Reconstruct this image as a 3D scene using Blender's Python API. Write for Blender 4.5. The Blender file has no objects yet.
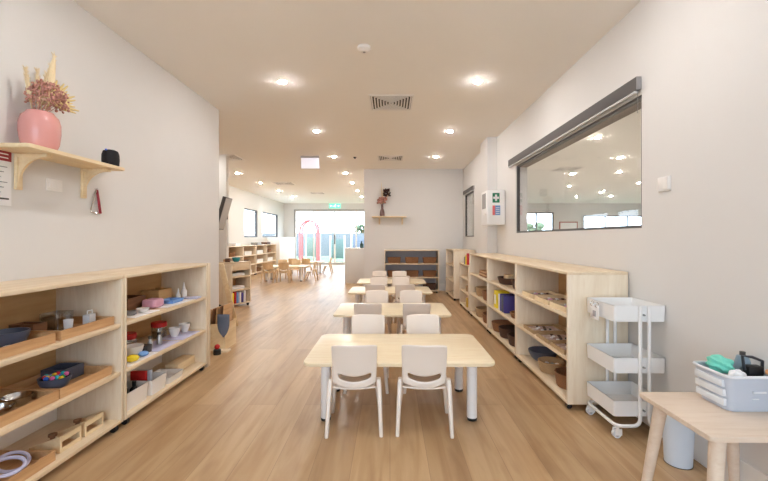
import bpy, bmesh, math, random
from mathutils import Vector, Matrix
random.seed(7)
S = bpy.context.scene
COL = S.collection
PI = math.pi

# ------------------------------------------------------------------ helpers
class MB:
    def __init__(self): self.bm = bmesh.new()
    def _join(self, b):
        me = bpy.data.meshes.new('tmp'); b.to_mesh(me); b.free()
        self.bm.from_mesh(me); bpy.data.meshes.remove(me); return self
    def box(self, x0, x1, y0, y1, z0, z1, bev=0.0, seg=2, mat=None):
        b = bmesh.new(); bmesh.ops.create_cube(b, size=1)
        for v in b.verts:
            v.co = Vector(((x0+x1)/2+v.co.x*(x1-x0), (y0+y1)/2+v.co.y*(y1-y0), (z0+z1)/2+v.co.z*(z1-z0)))
        if bev: bmesh.ops.bevel(b, geom=list(b.edges), offset=bev, segments=seg, affect='EDGES', profile=.5)
        if mat is not None: b.transform(mat)
        return self._join(b)
    def cyl(self, p0, p1, r0, r1=None, seg=20):
        r1 = r0 if r1 is None else r1
        p0 = Vector(p0); p1 = Vector(p1); d = p1-p0
        b = bmesh.new(); bmesh.ops.create_cone(b, cap_ends=True, segments=seg, radius1=r0, radius2=r1, depth=d.length)
        b.transform(Matrix.Translation((p0+p1)/2) @ d.to_track_quat('Z', 'Y').to_matrix().to_4x4())
        return self._join(b)
    def lathe(self, prof, c=(0, 0, 0), seg=28, sx=1, sy=1, mat=None):
        b = bmesh.new(); rings = []
        for r, z in prof:
            if r < 1e-6: rings.append([b.verts.new((c[0], c[1], c[2]+z))])
            else: rings.append([b.verts.new((c[0]+sx*r*math.cos(2*PI*i/seg), c[1]+sy*r*math.sin(2*PI*i/seg), c[2]+z)) for i in range(seg)])
        for a, d in zip(rings, rings[1:]):
            for i in range(seg):
                j = (i+1) % seg
                if len(a) == 1 and len(d) == 1: continue
                if len(a) == 1: b.faces.new((a[0], d[j], d[i]))
                elif len(d) == 1: b.faces.new((a[i], a[j], d[0]))
                else: b.faces.new((a[i], a[j], d[j], d[i]))
        bmesh.ops.recalc_face_normals(b, faces=list(b.faces))
        if mat is not None: b.transform(mat)
        return self._join(b)
    def tube(self, pts, r, seg=10, closed=False):
        pts = [Vector(p) for p in pts]; n = len(pts); b = bmesh.new(); rings = []
        for i, p in enumerate(pts):
            if closed: t = pts[(i+1) % n]-pts[i-1]
            else: t = pts[min(i+1, n-1)]-pts[max(i-1, 0)]
            q = t.to_track_quat('Z', 'Y').to_matrix()
            rr = r[i] if isinstance(r, (list, tuple)) else r
            rings.append([b.verts.new(p+q @ Vector((rr*math.cos(2*PI*k/seg), rr*math.sin(2*PI*k/seg), 0))) for k in range(seg)])
        for i in range(n if closed else n-1):
            a, d = rings[i], rings[(i+1) % n]
            o = min(range(seg), key=lambda o: sum((a[k].co-d[(k+o) % seg].co).length for k in range(0, seg, 2)))
            for k in range(seg):
                b.faces.new((a[k], a[(k+1) % seg], d[(k+1+o) % seg], d[(k+o) % seg]))
        if not closed:
            b.faces.new(list(reversed(rings[0]))); b.faces.new(rings[-1])
        bmesh.ops.recalc_face_normals(b, faces=list(b.faces))
        return self._join(b)
    def ball(self, c, r, sub=2, s=(1, 1, 1)):
        b = bmesh.new(); bmesh.ops.create_icosphere(b, subdivisions=sub, radius=r)
        for v in b.verts: v.co = Vector((c[0]+v.co.x*s[0], c[1]+v.co.y*s[1], c[2]+v.co.z*s[2]))
        return self._join(b)
    def prism(self, poly, z0, z1, mat=None, bev=0):
        b = bmesh.new()
        lo = [b.verts.new((x, y, z0)) for x, y in poly]; hi = [b.verts.new((x, y, z1)) for x, y in poly]
        b.faces.new(list(reversed(lo))); b.faces.new(hi); n = len(poly)
        for i in range(n): b.faces.new((lo[i], lo[(i+1) % n], hi[(i+1) % n], hi[i]))
        if bev:
            es = [e for e in b.edges if abs(e.verts[0].co.z-e.verts[1].co.z) < 1e-6]
            bmesh.ops.bevel(b, geom=es, offset=bev, segments=2, affect='EDGES', profile=.5)
        bmesh.ops.recalc_face_normals(b, faces=list(b.faces))
        if mat is not None: b.transform(mat)
        return self._join(b)
    def opentray(self, x0, x1, y0, y1, z0, z1, t=.01, floor=None, flare=0.0, bev=.0):
        """open-topped box with walls of thickness t"""
        fl = t if floor is None else floor
        b = bmesh.new()
        def ring(i, z, f): return [b.verts.new(p) for p in ((x0+i-f, y0+i-f, z), (x1-i+f, y0+i-f, z), (x1-i+f, y1-i+f, z), (x0+i-f, y1-i+f, z))]
        R = [ring(0, z0, -flare), ring(0, z1, 0), ring(t, z1, 0), ring(t, z0+fl, -flare)]
        for a, d in zip(R, R[1:]):
            for i in range(4): b.faces.new((a[i], a[(i+1) % 4], d[(i+1) % 4], d[i]))
        b.faces.new(list(reversed(R[0]))); b.faces.new(R[3])
        bmesh.ops.recalc_face_normals(b, faces=list(b.faces))
        if bev:
            es = [e for e in b.edges if abs(e.verts[0].co.z-e.verts[1].co.z) > 1e-4]
            bmesh.ops.bevel(b, geom=es, offset=bev, segments=3, affect='EDGES', profile=.5)
        return self._join(b)
    def build(self, name, m, parent=None, loc=None, rotz=0, smooth=True):
        me = bpy.data.meshes.new(name); self.bm.to_mesh(me); self.bm.free()
        me.materials.append(m)
        if smooth:
            me.polygons.foreach_set('use_smooth', [True]*len(me.polygons))
            me.set_sharp_from_angle(angle=math.radians(38))
        o = bpy.data.objects.new(name, me); COL.objects.link(o)
        if parent is not None: o.parent = parent
        if loc is not None: o.location = loc
        o.rotation_euler = (0, 0, rotz)
        return o

def tag(o, label, cat, group=None, kind=None):
    o['label'] = label; o['category'] = cat
    if group: o['group'] = group
    if kind: o['kind'] = kind
    return o
def lift(l): return (l[0], l[1], l[2]+.0012) if .01 < l[2] < 2.7 else l
def thing(name, label, cat, loc=(0, 0, 0), rotz=0, group=None):
    o = bpy.data.objects.new(name, None); COL.objects.link(o)
    o.empty_display_size = .05
    o.location = lift(loc); o.rotation_euler = (0, 0, rotz)
    return tag(o, label, cat, group)
def solo(name, mb, m, loc, label, cat, group=None, rotz=0):
    return tag(mb.build(name, m, None, lift(loc), rotz), label, cat, group)
def struct(name, mb, m, parent=None, smooth=False):
    o = mb.build(name, m, parent, smooth=smooth)
    if parent is None: o['kind'] = 'structure'
    return o
def dup(root, loc, rotz, label, group=None):
    r = root.copy(); COL.objects.link(r); r.location = loc; r.rotation_euler = (0, 0, rotz); r['label'] = label
    if group: r['group'] = group
    for ch in list(root.children):
        c = ch.copy(); COL.objects.link(c); c.parent = r
        for g in list(ch.children):
            d = g.copy(); COL.objects.link(d); d.parent = c
    return r

# ------------------------------------------------------------------ materials
def rgb(r, g, b):
    f = lambda c: (c/255/12.92 if c/255 <= .04045 else ((c/255+.055)/1.055)**2.4)
    return (f(r), f(g), f(b), 1)
MATS = {}
def base_mat(name):
    m = bpy.data.materials.new(name); m.use_nodes = True
    return m, m.node_tree, m.node_tree.nodes['Principled BSDF']
def plain(name, c, rough=.5, metal=0, bump=0, bscale=200, vary=.04, spec=.5):
    if name in MATS: return MATS[name]
    m, nt, p = base_mat(name); p.inputs['Roughness'].default_value = rough; p.inputs['Metallic'].default_value = metal
    p.inputs['Specular IOR Level'].default_value = spec
    tc = nt.nodes.new('ShaderNodeTexCoord'); n = nt.nodes.new('ShaderNodeTexNoise'); n.inputs['Scale'].default_value = 6
    n.inputs['Detail'].default_value = 3
    nt.links.new(tc.outputs['Object'], n.inputs['Vector'])
    mx = nt.nodes.new('ShaderNodeMix'); mx.data_type = 'RGBA'
    mx.inputs['A'].default_value = tuple(x*(1-vary) for x in c[:3])+(1,); mx.inputs['B'].default_value = tuple(min(1, x*(1+vary)) for x in c[:3])+(1,)
    nt.links.new(n.outputs['Fac'], mx.inputs['Factor']); nt.links.new(mx.outputs['Result'], p.inputs['Base Color'])
    if bump:
        n2 = nt.nodes.new('ShaderNodeTexNoise'); n2.inputs['Scale'].default_value = bscale
        nt.links.new(tc.outputs['Object'], n2.inputs['Vector'])
        bp = nt.nodes.new('ShaderNodeBump'); bp.inputs['Strength'].default_value = bump; bp.inputs['Distance'].default_value = .002
        nt.links.new(n2.outputs['Fac'], bp.inputs['Height']); nt.links.new(bp.outputs['Normal'], p.inputs['Normal'])
    MATS[name] = m; return m
def wood(name, c0, c1, axis='Y', rough=.45, sc=9, coat=0):
    m, nt, p = base_mat(name); p.inputs['Roughness'].default_value = rough
    tc = nt.nodes.new('ShaderNodeTexCoord'); mp = nt.nodes.new('ShaderNodeMapping')
    s = {'X': (.12, 1, 1), 'Y': (1, .12, 1), 'Z': (1, 1, .12)}[axis]
    mp.inputs['Scale'].default_value = tuple(sc*k for k in s)
    nt.links.new(tc.outputs['Object'], mp.inputs['Vector'])
    n = nt.nodes.new('ShaderNodeTexNoise'); n.inputs['Scale'].default_value = 1.6; n.inputs['Detail'].default_value = 5; n.inputs['Distortion'].default_value = 1.2
    n2 = nt.nodes.new('ShaderNodeTexNoise'); n2.inputs['Scale'].default_value = 9; n2.inputs['Detail'].default_value = 3
    nt.links.new(mp.outputs['Vector'], n.inputs['Vector']); nt.links.new(mp.outputs['Vector'], n2.inputs['Vector'])
    r = nt.nodes.new('ShaderNodeValToRGB'); r.color_ramp.elements[0].position = .32; r.color_ramp.elements[1].position = .7
    r.color_ramp.elements[0].color = c1; r.color_ramp.elements[1].color = c0
    nt.links.new(n.outputs['Fac'], r.inputs['Fac'])
    mx = nt.nodes.new('ShaderNodeMix'); mx.data_type = 'RGBA'; mx.blend_type = 'MULTIPLY'
    mth = nt.nodes.new('ShaderNodeMapRange'); mth.inputs['From Min'].default_value = .5; mth.inputs['From Max'].default_value = .75; mth.inputs['To Max'].default_value = .3
    nt.links.new(n2.outputs['Fac'], mth.inputs['Value']); nt.links.new(mth.outputs['Result'], mx.inputs['Factor'])
    nt.links.new(r.outputs['Color'], mx.inputs['A']); mx.inputs['B'].default_value = (.8, .68, .55, 1)
    nt.links.new(mx.outputs['Result'], p.inputs['Base Color'])
    if coat: p.inputs['Coat Weight'].default_value = coat; p.inputs['Coat Roughness'].default_value = .15
    MATS[name] = m; return m
def woven(name, c0, c1, scale=60):
    m, nt, p = base_mat(name); p.inputs['Roughness'].default_value = .8
    tc = nt.nodes.new('ShaderNodeTexCoord'); w = nt.nodes.new('ShaderNodeTexWave'); w.bands_direction = 'Z'
    w.inputs['Scale'].default_value = scale; w.inputs['Distortion'].default_value = 3; w.inputs['Detail'].default_value = 2
    nt.links.new(tc.outputs['Object'], w.inputs['Vector'])
    r = nt.nodes.new('ShaderNodeValToRGB'); r.color_ramp.elements[0].color = c1; r.color_ramp.elements[1].color = c0
    nt.links.new(w.outputs['Fac'], r.inputs['Fac']); nt.links.new(r.outputs['Color'], p.inputs['Base Color'])
    bp = nt.nodes.new('ShaderNodeBump'); bp.inputs['Strength'].default_value = .6; bp.inputs['Distance'].default_value = .004
    nt.links.new(w.outputs['Fac'], bp.inputs['Height']); nt.links.new(bp.outputs['Normal'], p.inputs['Normal'])
    MATS[name] = m; return m
def glass(name, tint=(1, 1, 1, 1), refl=.08):
    m, nt, p = base_mat(name); nt.nodes.remove(p)
    out = nt.nodes['Material Output']; t = nt.nodes.new('ShaderNodeBsdfTransparent'); t.inputs['Color'].default_value = tint
    g = nt.nodes.new('ShaderNodeBsdfGlossy'); g.inputs['Roughness'].default_value = .02
    lw = nt.nodes.new('ShaderNodeLayerWeight'); lw.inputs['Blend'].default_value = .5
    pw = nt.nodes.new('ShaderNodeMath'); pw.operation = 'POWER'; pw.inputs[1].default_value = 4
    ma = nt.nodes.new('ShaderNodeMath'); ma.operation = 'MULTIPLY_ADD'; ma.inputs[1].default_value = .5; ma.inputs[2].default_value = refl*.35
    nt.links.new(lw.outputs['Facing'], pw.inputs[0]); nt.links.new(pw.outputs[0], ma.inputs[0])
    mx = nt.nodes.new('ShaderNodeMixShader'); nt.links.new(ma.outputs[0], mx.inputs['Fac'])
    nt.links.new(t.outputs['BSDF'], mx.inputs[1]); nt.links.new(g.outputs['BSDF'], mx.inputs[2]); nt.links.new(mx.outputs['Shader'], out.inputs['Surface'])
    MATS[name] = m; return m
def emit(name, c, s):
    m, nt, p = base_mat(name); p.inputs['Base Color'].default_value = c
    p.inputs['Emission Color'].default_value = c; p.inputs['Emission Strength'].default_value = s
    MATS[name] = m; return m

M_WALL = plain('painted_wall', rgb(221, 218, 215), .65, bump=.06, bscale=300, vary=.012)
M_CEIL = plain('painted_ceiling', rgb(248, 245, 240), .8, vary=.01)
M_TRIM = plain('trim_paint', rgb(236, 232, 228), .4, vary=.01)
M_WHITE = plain('white_plastic', rgb(238, 234, 230), .35, vary=.01)
M_CHAIR = plain('chair_plastic', rgb(238, 226, 215), .4, vary=.01, bump=.05, bscale=500)
M_METALW = plain('white_powdercoat', rgb(242, 241, 240), .3, vary=.01)
M_LEGW = plain('table_leg_white', rgb(236, 234, 234), .3, vary=.01)
M_BLACK = plain('black_rubber', rgb(26, 25, 26), .5)
M_DARK = plain('dark_frame', rgb(72, 68, 66), .4)
M_BLIND = plain('blind_fabric', rgb(88, 84, 83), .7, bump=.1, bscale=400)
M_STEEL = plain('steel', rgb(200, 200, 200), .2, metal=1)
M_ALU = plain('aluminium', rgb(190, 190, 190), .35, metal=.8)
M_NAVY = plain('navy_glaze', rgb(82, 88, 106), .35)
M_GREYDISH = plain('grey_dish', rgb(140, 138, 140), .4)
M_RED = plain('red_plastic', rgb(196, 38, 40), .4)
M_MAROON = plain('maroon_print', rgb(150, 34, 48), .5)
M_YELLOW = plain('yellow_plastic', rgb(240, 214, 40), .5)
M_BLUE = plain('blue_plastic', rgb(120, 165, 225), .5)
M_PURPLE = plain('violet_book', rgb(70, 62, 140), .5)
M_PINK = plain('pink_plastic', rgb(236, 180, 205), .45)
M_LILAC = plain('lilac_mat', rgb(205, 205, 235), .6)
M_TEAL = plain('teal_cloth', rgb(120, 214, 194), .7, bump=.5, bscale=60)
M_DTEAL = plain('dark_teal', rgb(30, 130, 140), .5)
M_CORAL = plain('coral_glaze', rgb(216, 152, 146), .25, vary=.05)
M_GREENSIGN = plain('green_sign', rgb(20, 120, 85), .5)
M_GREY = plain('mid_grey', rgb(150, 148, 148), .5)
M_SLATE = plain('slate_cloth', rgb(98, 108, 128), .85, bump=.4, bscale=120)
M_BIN = plain('pale_blue_plastic', rgb(214, 226, 240), .35, vary=.01)
M_TUB = plain('frosted_plastic', rgb(190, 196, 208), .3)
M_TUBPALE = plain('pale_plastic', rgb(226, 228, 232), .35)
M_PAPER = plain('paper', rgb(240, 238, 238), .8, vary=.01)
M_INK = plain('ink_grey', rgb(130, 128, 130), .8)
M_BROWN = plain('dark_brown', rgb(92, 62, 46), .6)
M_PAMPAS = plain('pampas', rgb(228, 206, 166), .95, bump=1, bscale=250, vary=.15)
M_FAN = plain('palm_fan', rgb(226, 206, 148), .9, vary=.1)
M_DRIEDRED = plain('dried_red_flower', rgb(190, 138, 124), .95, vary=.3)
M_STEMS = plain('dried_stem', rgb(150, 118, 80), .9)
M_DRIEDDARK = plain('dried_dark_flower', rgb(62, 40, 36), .95, vary=.2)
M_BRONZE = plain('mauve_glass', rgb(120, 92, 88), .2)
PLY = wood('birch_ply', rgb(238, 220, 192), rgb(222, 198, 164), 'Y', .42, 7)
PLYZ = wood('birch_ply_upright', rgb(240, 226, 204), rgb(228, 210, 184), 'Z', .45, 7)
PLYBACK = wood('ply_back', rgb(212, 174, 124), rgb(196, 154, 104), 'Y', .5, 6)
TABLE = wood('maple_top', rgb(240, 225, 194), rgb(232, 212, 176), 'X', .34, 8)
STOOL = wood('stool_beech', rgb(230, 212, 194), rgb(220, 200, 180), 'X', .4, 8)
PINE = wood('pine', rgb(240, 220, 184), rgb(226, 200, 158), 'Y', .5, 8)
TRAY = wood('tray_beech', rgb(214, 172, 126), rgb(192, 146, 100), 'Y', .45, 10)
CHAIRWOOD = wood('chair_beech', rgb(230, 202, 164), rgb(216, 184, 142), 'Z', .45, 8)
DARKWOOD = wood('dark_wood', rgb(140, 98, 66), rgb(112, 76, 50), 'Y', .5, 10)
RATTAN = woven('rattan', rgb(176, 126, 84), rgb(110, 70, 44), 45)
RATTAND = woven('rattan_dark', rgb(104, 72, 54), rgb(56, 38, 30), 45)
RATTANL = woven('rattan_light', rgb(206, 176, 134), rgb(160, 122, 84), 45)
PATTERN = woven('printed_mat', rgb(228, 218, 210), rgb(176, 148, 138), 24)
GLASS = glass('window_glass')
CLEAR = glass('clear_plastic', (.86, .88, .9, 1), .5)
LAMP = emit('lamp_lens', (1.0, .965, .95, 1), 720)
LAMP3 = emit('lamp_lens_far', (1.0, .965, .90, 1), 1300)
LAMP2 = emit('lamp_lens_adjacent', (1.0, .92, .82, 1), 1700)
EXITLIT = emit('exit_panel', rgb(236, 234, 246), .45)
EXITGREEN = emit('exit_green', rgb(110, 214, 180), .9)
EXITWHITE = emit('exit_white', rgb(245, 255, 250), 1.2)
GRASS = plain('artificial_grass', rgb(110, 128, 100), .9, bump=.5, bscale=150, vary=.15)
FENCE = plain('fence_paint', rgb(120, 124, 128), .7)

def floor_mat():
    m, nt, p = base_mat('oak_planks'); L = nt.links.new
    tc = nt.nodes.new('ShaderNodeTexCoord'); mp = nt.nodes.new('ShaderNodeMapping'); mp.inputs['Rotation'].default_value = (0, 0, PI/2)
    L(tc.outputs['Object'], mp.inputs['Vector'])
    br = nt.nodes.new('ShaderNodeTexBrick'); br.offset = .37; br.inputs['Scale'].default_value = 1
    br.inputs['Brick Width'].default_value = 1.5; br.inputs['Row Height'].default_value = .22
    br.inputs['Mortar Size'].default_value = .0013; br.inputs['Mortar Smooth'].default_value = .2; br.inputs['Bias'].default_value = 0
    br.inputs['Color1'].default_value = rgb(200, 168, 128); br.inputs['Color2'].default_value = rgb(182, 150, 112); br.inputs['Mortar'].default_value = rgb(156, 124, 94)
    L(mp.outputs['Vector'], br.inputs['Vector'])
    mp2 = nt.nodes.new('ShaderNodeMapping'); mp2.inputs['Scale'].default_value = (9, .7, 1); L(tc.outputs['Object'], mp2.inputs['Vector'])
    n = nt.nodes.new('ShaderNodeTexNoise'); n.inputs['Scale'].default_value = 1.5; n.inputs['Detail'].default_value = 6; n.inputs['Distortion'].default_value = .8
    L(mp2.outputs['Vector'], n.inputs['Vector'])
    mp3 = nt.nodes.new('ShaderNodeMapping'); mp3.inputs['Scale'].default_value = (5, 1.3, 1); L(tc.outputs['Object'], mp3.inputs['Vector'])
    n3 = nt.nodes.new('ShaderNodeTexNoise'); n3.inputs['Scale'].default_value = 1.2; n3.inputs['Detail'].default_value = 3
    L(mp3.outputs['Vector'], n3.inputs['Vector'])
    r = nt.nodes.new('ShaderNodeValToRGB'); r.color_ramp.elements[0].position = .3; r.color_ramp.elements[1].position = .62
    r.color_ramp.elements[0].color = (.72, .62, .52, 1); r.color_ramp.elements[1].color = (1, 1, 1, 1); L(n.outputs['Fac'], r.inputs['Fac'])
    r3 = nt.nodes.new('ShaderNodeValToRGB'); r3.color_ramp.elements[0].position = .28; r3.color_ramp.elements[1].position = .45
    r3.color_ramp.elements[0].color = (.68, .60, .53, 1); r3.color_ramp.elements[1].color = (1, 1, 1, 1); L(n3.outputs['Fac'], r3.inputs['Fac'])
    a = nt.nodes.new('ShaderNodeMix'); a.data_type = 'RGBA'; a.blend_type = 'MULTIPLY'; a.inputs['Factor'].default_value = .75
    L(br.outputs['Color'], a.inputs['A']); L(r.outputs['Color'], a.inputs['B'])
    b = nt.nodes.new('ShaderNodeMix'); b.data_type = 'RGBA'; b.blend_type = 'MULTIPLY'; b.inputs['Factor'].default_value = .6
    L(a.outputs['Result'], b.inputs['A']); L(r3.outputs['Color'], b.inputs['B'])
    L(b.outputs['Result'], p.inputs['Base Color']); p.inputs['Roughness'].default_value = .36
    bp = nt.nodes.new('ShaderNodeBump'); bp.inputs['Strength'].default_value = .15; bp.inputs['Distance'].default_value = .002
    L(n.outputs['Fac'], bp.inputs['Height']); L(bp.outputs['Normal'], p.inputs['Normal'])
    return m
M_FLOOR = floor_mat()

# ------------------------------------------------------------------ camera
F = 385.0; H = 1.3; VX = 390.0; VY = 238.0
cam = bpy.data.cameras.new('camera'); cam.sensor_width = 36; cam.sensor_fit = 'HORIZONTAL'
cam.lens = F/768*36; cam.shift_x = (384-VX)/768; cam.shift_y = (VY-240.5)/768; cam.clip_start = .05
co = bpy.data.objects.new('camera', cam); COL.objects.link(co); co.location = (0, 0, H); co.rotation_euler = (PI/2, 0, 0); S.camera = co

# ------------------------------------------------------------------ setting
XL, XR, CZ, YB, YF, YR = -2.27, 1.80, 3.0, 9.5, 18.9, -2.6
XFL, XADJ = -5.2, 13.0
struct('floor_adjacent', MB().box(XR+.08, XADJ+.15, YR-.15, YF+.15, -.1, 0), plain('unseen_bounce_floor', rgb(214, 210, 204), .5))  # unseen floor, invented pale grey so its bounce whitens the adjoining ceiling
struct('floor', MB().box(XFL-.15, XR+.08, YR-.15, YF+.15, -.1, 0), M_FLOOR)
struct('ceiling', MB().box(XFL-.15, XADJ+.15, YR-.15, YF+.15, CZ, CZ+.12), M_CEIL)
struct('wall_left', MB().box(XL-.15, XL, YR, 5.11, 0, CZ).box(XFL, XL-.15, 4.96, 5.11, 0, CZ), M_WALL)
struct('wall_partition', MB().box(XFL, -3.36, 7.9, 8.02, 0, CZ), M_WALL)
# right wall with two openings
WT = .16
W1 = (2.752, 5.5, 1.372, 2.33); W2 = (8.25, 9.25, 1.33, 2.33)
def wall_x(x0, x1, ya, yb, holes):
    m = MB(); y = ya
    for (a, b, z0, z1) in holes:
        m.box(x0, x1, y, a, 0, CZ); m.box(x0, x1, a, b, 0, z0)
        if z1 < CZ: m.box(x0, x1, a, b, z1, CZ)
        y = b
    m.box(x0, x1, y, yb, 0, CZ); return m
struct('wall_right', wall_x(XR, XR+WT, YR, YF, [W1, W2]), M_WALL)
struct('column', MB().box(1.64, XR+.02, 6.48, 7.0, 0, CZ), M_WALL)
struct('wall_back', MB().box(-.64, XR, YB, YB+.12, 0, CZ).box(-.64, -.52, YB+.12, YF, 0, CZ), M_WALL)
# far left wall with two windows
FW = [(13.75, 15.15, 1.33, 2.38), (15.7, 17.9, 1.33, 2.38)]
struct('wall_far_left', wall_x(XFL-.15, XFL, 4.96, YF, FW), M_WALL)
# facade
DX0, DX1, DZ = -4.72, -.62, 2.70
AW = [(6.3, 8.05, .9, 2.56), (9.5, 12.7, 1.2, 2.4)]
fm = MB(); fm.box(XFL, DX0, YF, YF+.15, 0, CZ); fm.box(DX0, DX1, YF, YF+.15, DZ, CZ); x = DX1
for (a, b, z0, z1) in AW:
    fm.box(x, a, YF, YF+.15, 0, CZ); fm.box(a, b, YF, YF+.15, 0, z0); fm.box(a, b, YF, YF+.15, z1, CZ); x = b
fm.box(x, XADJ, YF, YF+.15, 0, CZ)
struct('wall_far', fm, M_WALL)
struct('wall_adjacent', MB().box(XADJ, XADJ+.15, YR, YF, 0, CZ), M_WALL)
# wall behind the camera, glazed towards the yard
RO = (-2.1, 1.35, .5, 2.7)
struct('wall_rear', MB().box(XL-.15, RO[0], YR-.15, YR, 0, CZ).box(RO[1], XADJ, YR-.15, YR, 0, CZ).box(RO[0], RO[1], YR-.15, YR, 0, RO[2]).box(RO[0], RO[1], YR-.15, YR, RO[3], CZ), M_WALL)
# baseboards
struct('baseboard_right', MB().box(XR-.014, XR, YR, 6.48, 0, .17, .004).box(1.626, 1.64, 6.48, 7, 0, .17, .004).box(1.626, XR, 6.466, 6.48, 0, .17, .004).box(XR-.014, XR, 7.0, YB, 0, .17, .004), M_TRIM)
struct('baseboard_left', MB().box(XL, XL+.014, YR, 5.11, 0, .17, .004).box(XFL, -3.36, 7.886, 7.9, 0, .17, .004), M_TRIM)
struct('baseboard_back', MB().box(-.64, XR-.014, YB-.014, YB, 0, .17, .004), M_TRIM)
struct('baseboard_far', MB().box(XFL, DX0-.06, YF-.014, YF, 0, .17, .004).box(XFL, XFL+.014, 8.03, YF-.014, 0, .17, .004), M_TRIM)
# windows
def frame_x(x0, x1, y0, y1, z0, z1, t, mull=()):
    m = MB().box(x0, x1, y0, y1, z0, z0+t).box(x0, x1, y0, y1, z1-t, z1).box(x0, x1, y0, y0+t, z0+t, z1-t).box(x0, x1, y1-t, y1, z0+t, z1-t)
    for c in mull: m.box(x0, x1, c-t/2, c+t/2, z0+t, z1-t)
    return m
def frame_y(y0, y1, x0, x1, z0, z1, t, mull=()):
    m = MB().box(x0, x1, y0, y1, z0, z0+t).box(x0, x1, y0, y1, z1-t, z1).box(x0, x0+t, y0, y1, z0+t, z1-t).box(x1-t, x1, y0, y1, z0+t, z1-t)
    for c in mull: m.box(c-t/2, c+t/2, y0, y1, z0+t, z1-t)
    return m
def window_x(n, xa, xb, w, t=.022, mull=(), m=M_DARK):
    o = struct(n, frame_x(xa, xb, w[0], w[1], w[2], w[3], t, mull), m)
    c = (xa+xb)/2
    struct('pane', MB().box(c-.003, c+.003, w[0]+t*.8, w[1]-t*.8, w[2]+t*.8, w[3]-t*.8), GLASS, o)
def window_y(n, ya, yb, w, t=.05, mull=(), m=M_DARK):
    o = struct(n, frame_y(ya, yb, w[0], w[1], w[2], w[3], t, mull), m)
    c = (ya+yb)/2
    struct('pane', MB().box(w[0]+t*.8, w[1]-t*.8, c-.003, c+.003, w[2]+t*.8, w[3]-t*.8), GLASS, o)
window_x('window_1', XR+.01, XR+.05, W1)
struct('head_band_1', MB().box(XR+.051, XR+WT, W1[0]+.001, W1[1]-.001, W1[3]-.02, W1[3]-.001), plain('taupe_band', rgb(120, 108, 98), .6))  # taupe band along the underside of the window head
window_x('window_2', XR+.01, XR+.05, W2)
window_x('window_3', XFL-.1, XFL-.03, FW[0], .05)
window_x('window_4', XFL-.1, XFL-.03, FW[1], .05)
window_y('window_5', YF+.04, YF+.1, AW[0], .06, (7.2,))
window_y('window_6', YF+.04, YF+.1, AW[1], .06, (10.6, 11.7))
window_y('window_7', YR-.1, YR-.04, RO, .06, (-.8, .4))
# sliding door: frame + four leaves
dr = struct('door_1', frame_y(YF+.02, YF+.13, DX0, DX1, 0, DZ, .05), M_GREY)
for i, (a, b) in enumerate([(-4.67, -3.72), (-3.79, -2.68), (-2.76, -1.63), (-1.70, -.67)]):
    yy = YF+.04+(.045 if i % 2 else 0)
    lf = frame_y(yy, yy+.04, a, b, .05, DZ-.05, .055).build('door_leaf', M_TRIM, dr, smooth=False)
    MB().box(a+.05, b-.05, yy+.017, yy+.023, .1, DZ-.1).build('pane', GLASS, lf, smooth=False)
MB().box(-2.74, -2.69, YF+.0, YF+.035, 1.0, 1.45, .008).build('door_handle', M_DARK, dr)

# roller blinds
def blind(y0, y1, z0, z1, label, name='roller_blind'):
    t = thing(name, label, 'blind', (XR-.02, (y0+y1)/2, z0))
    h = (y1-y0)/2; d = z1-z0
    MB().box(-.018, .019, -h+.006, h-.006, 0.0, d, .006).build('cassette', M_BLIND, t)
    MB().box(-.017, .004, -h+.02, h-.02, -.018, -.001, .004).build('bottom_rail', plain('pale_grey', rgb(196, 194, 192), .5), t)
    for s in (-1, 1):
        MB().box(-.017, .019, s*(h-.003)-.0025, s*(h-.003)+.0025, .002, d-.002, .001).build('end_bracket', M_GREY, t)
    MB().tube([(.010, -h+.03, -.002), (.010, -h+.03, -.16)], .002, 6).build('pull_chain', M_GREY, t)
blind(2.752, 5.75, 2.36, 2.457, 'long grey roller blind rolled up above the big window')
blind(8.2, 9.3, 2.335, 2.42, 'short grey roller blind rolled up above the smaller far window')

# ------------------------------------------------------------------ outside
ext = MB().box(-40, 40, YF+.15, 60, -.16, -.06).build('ground', GRASS, smooth=False); ext['kind'] = 'structure'
ext2 = MB().box(-40, -5.35, -40, YF+.15, -.16, -.06).box(-5.35, 40, -40, YR-.15, -.16, -.06).build('yard_paving', plain('paving', rgb(232, 231, 229), .8), smooth=False); ext2['kind'] = 'structure'
fence = thing('garden_fence', 'pale grey boundary fence outside the glass doors', 'fence', (-3, 27, -.06))
for i in range(13): MB().box(-7+i*1.2-.05, -7+i*1.2+.05, -.05, .05, 0, 1.75).build('post', FENCE, fence)
for i in range(12): MB().box(-7+i*1.2+.05, -7+i*1.2+1.15, -.02, .02, .1, 1.7).build('fence_panel', FENCE, fence)
ar = thing('climbing_arch', 'red playground climbing arch outside the left door pane', 'playground equipment', (-4.7, 22.5, -.06))
for s, r0 in ((-.3, .5), (.3, .5)):
    MB().tube([(r0*math.cos(a), s, 1.75+.62*math.sin(a)) for a in [PI*k/16 for k in range(17)]]+[(-r0, s, 0)], .06, 10).tube([(r0, s, 1.75), (r0, s, 0)], .06).build('arch_tube', plain('playground_red', rgb(196, 104, 104), .5), ar)
for k in range(7):
    a = PI*(k+.5)/7
    MB().tube([(.5*math.cos(a), -.3, 1.75+.62*math.sin(a)), (.5*math.cos(a), .3, 1.75+.62*math.sin(a))], .03, 8).build('rung', plain('playground_pink', rgb(200, 140, 140), .5), ar)
def panelthing(x, y, w, h, m, label, n=5):
    t = thing('activity_board', label, 'playground equipment', (x, y, -.06))
    for s in (-1, 1): MB().cyl((s*w/2, 0, 0), (s*w/2, 0, h+.2), .05).build('post', M_WHITE, t)
    MB().box(-w/2+.05, w/2-.05, -.03, .03, .2, h, .01).build('panel', m, t)
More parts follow.
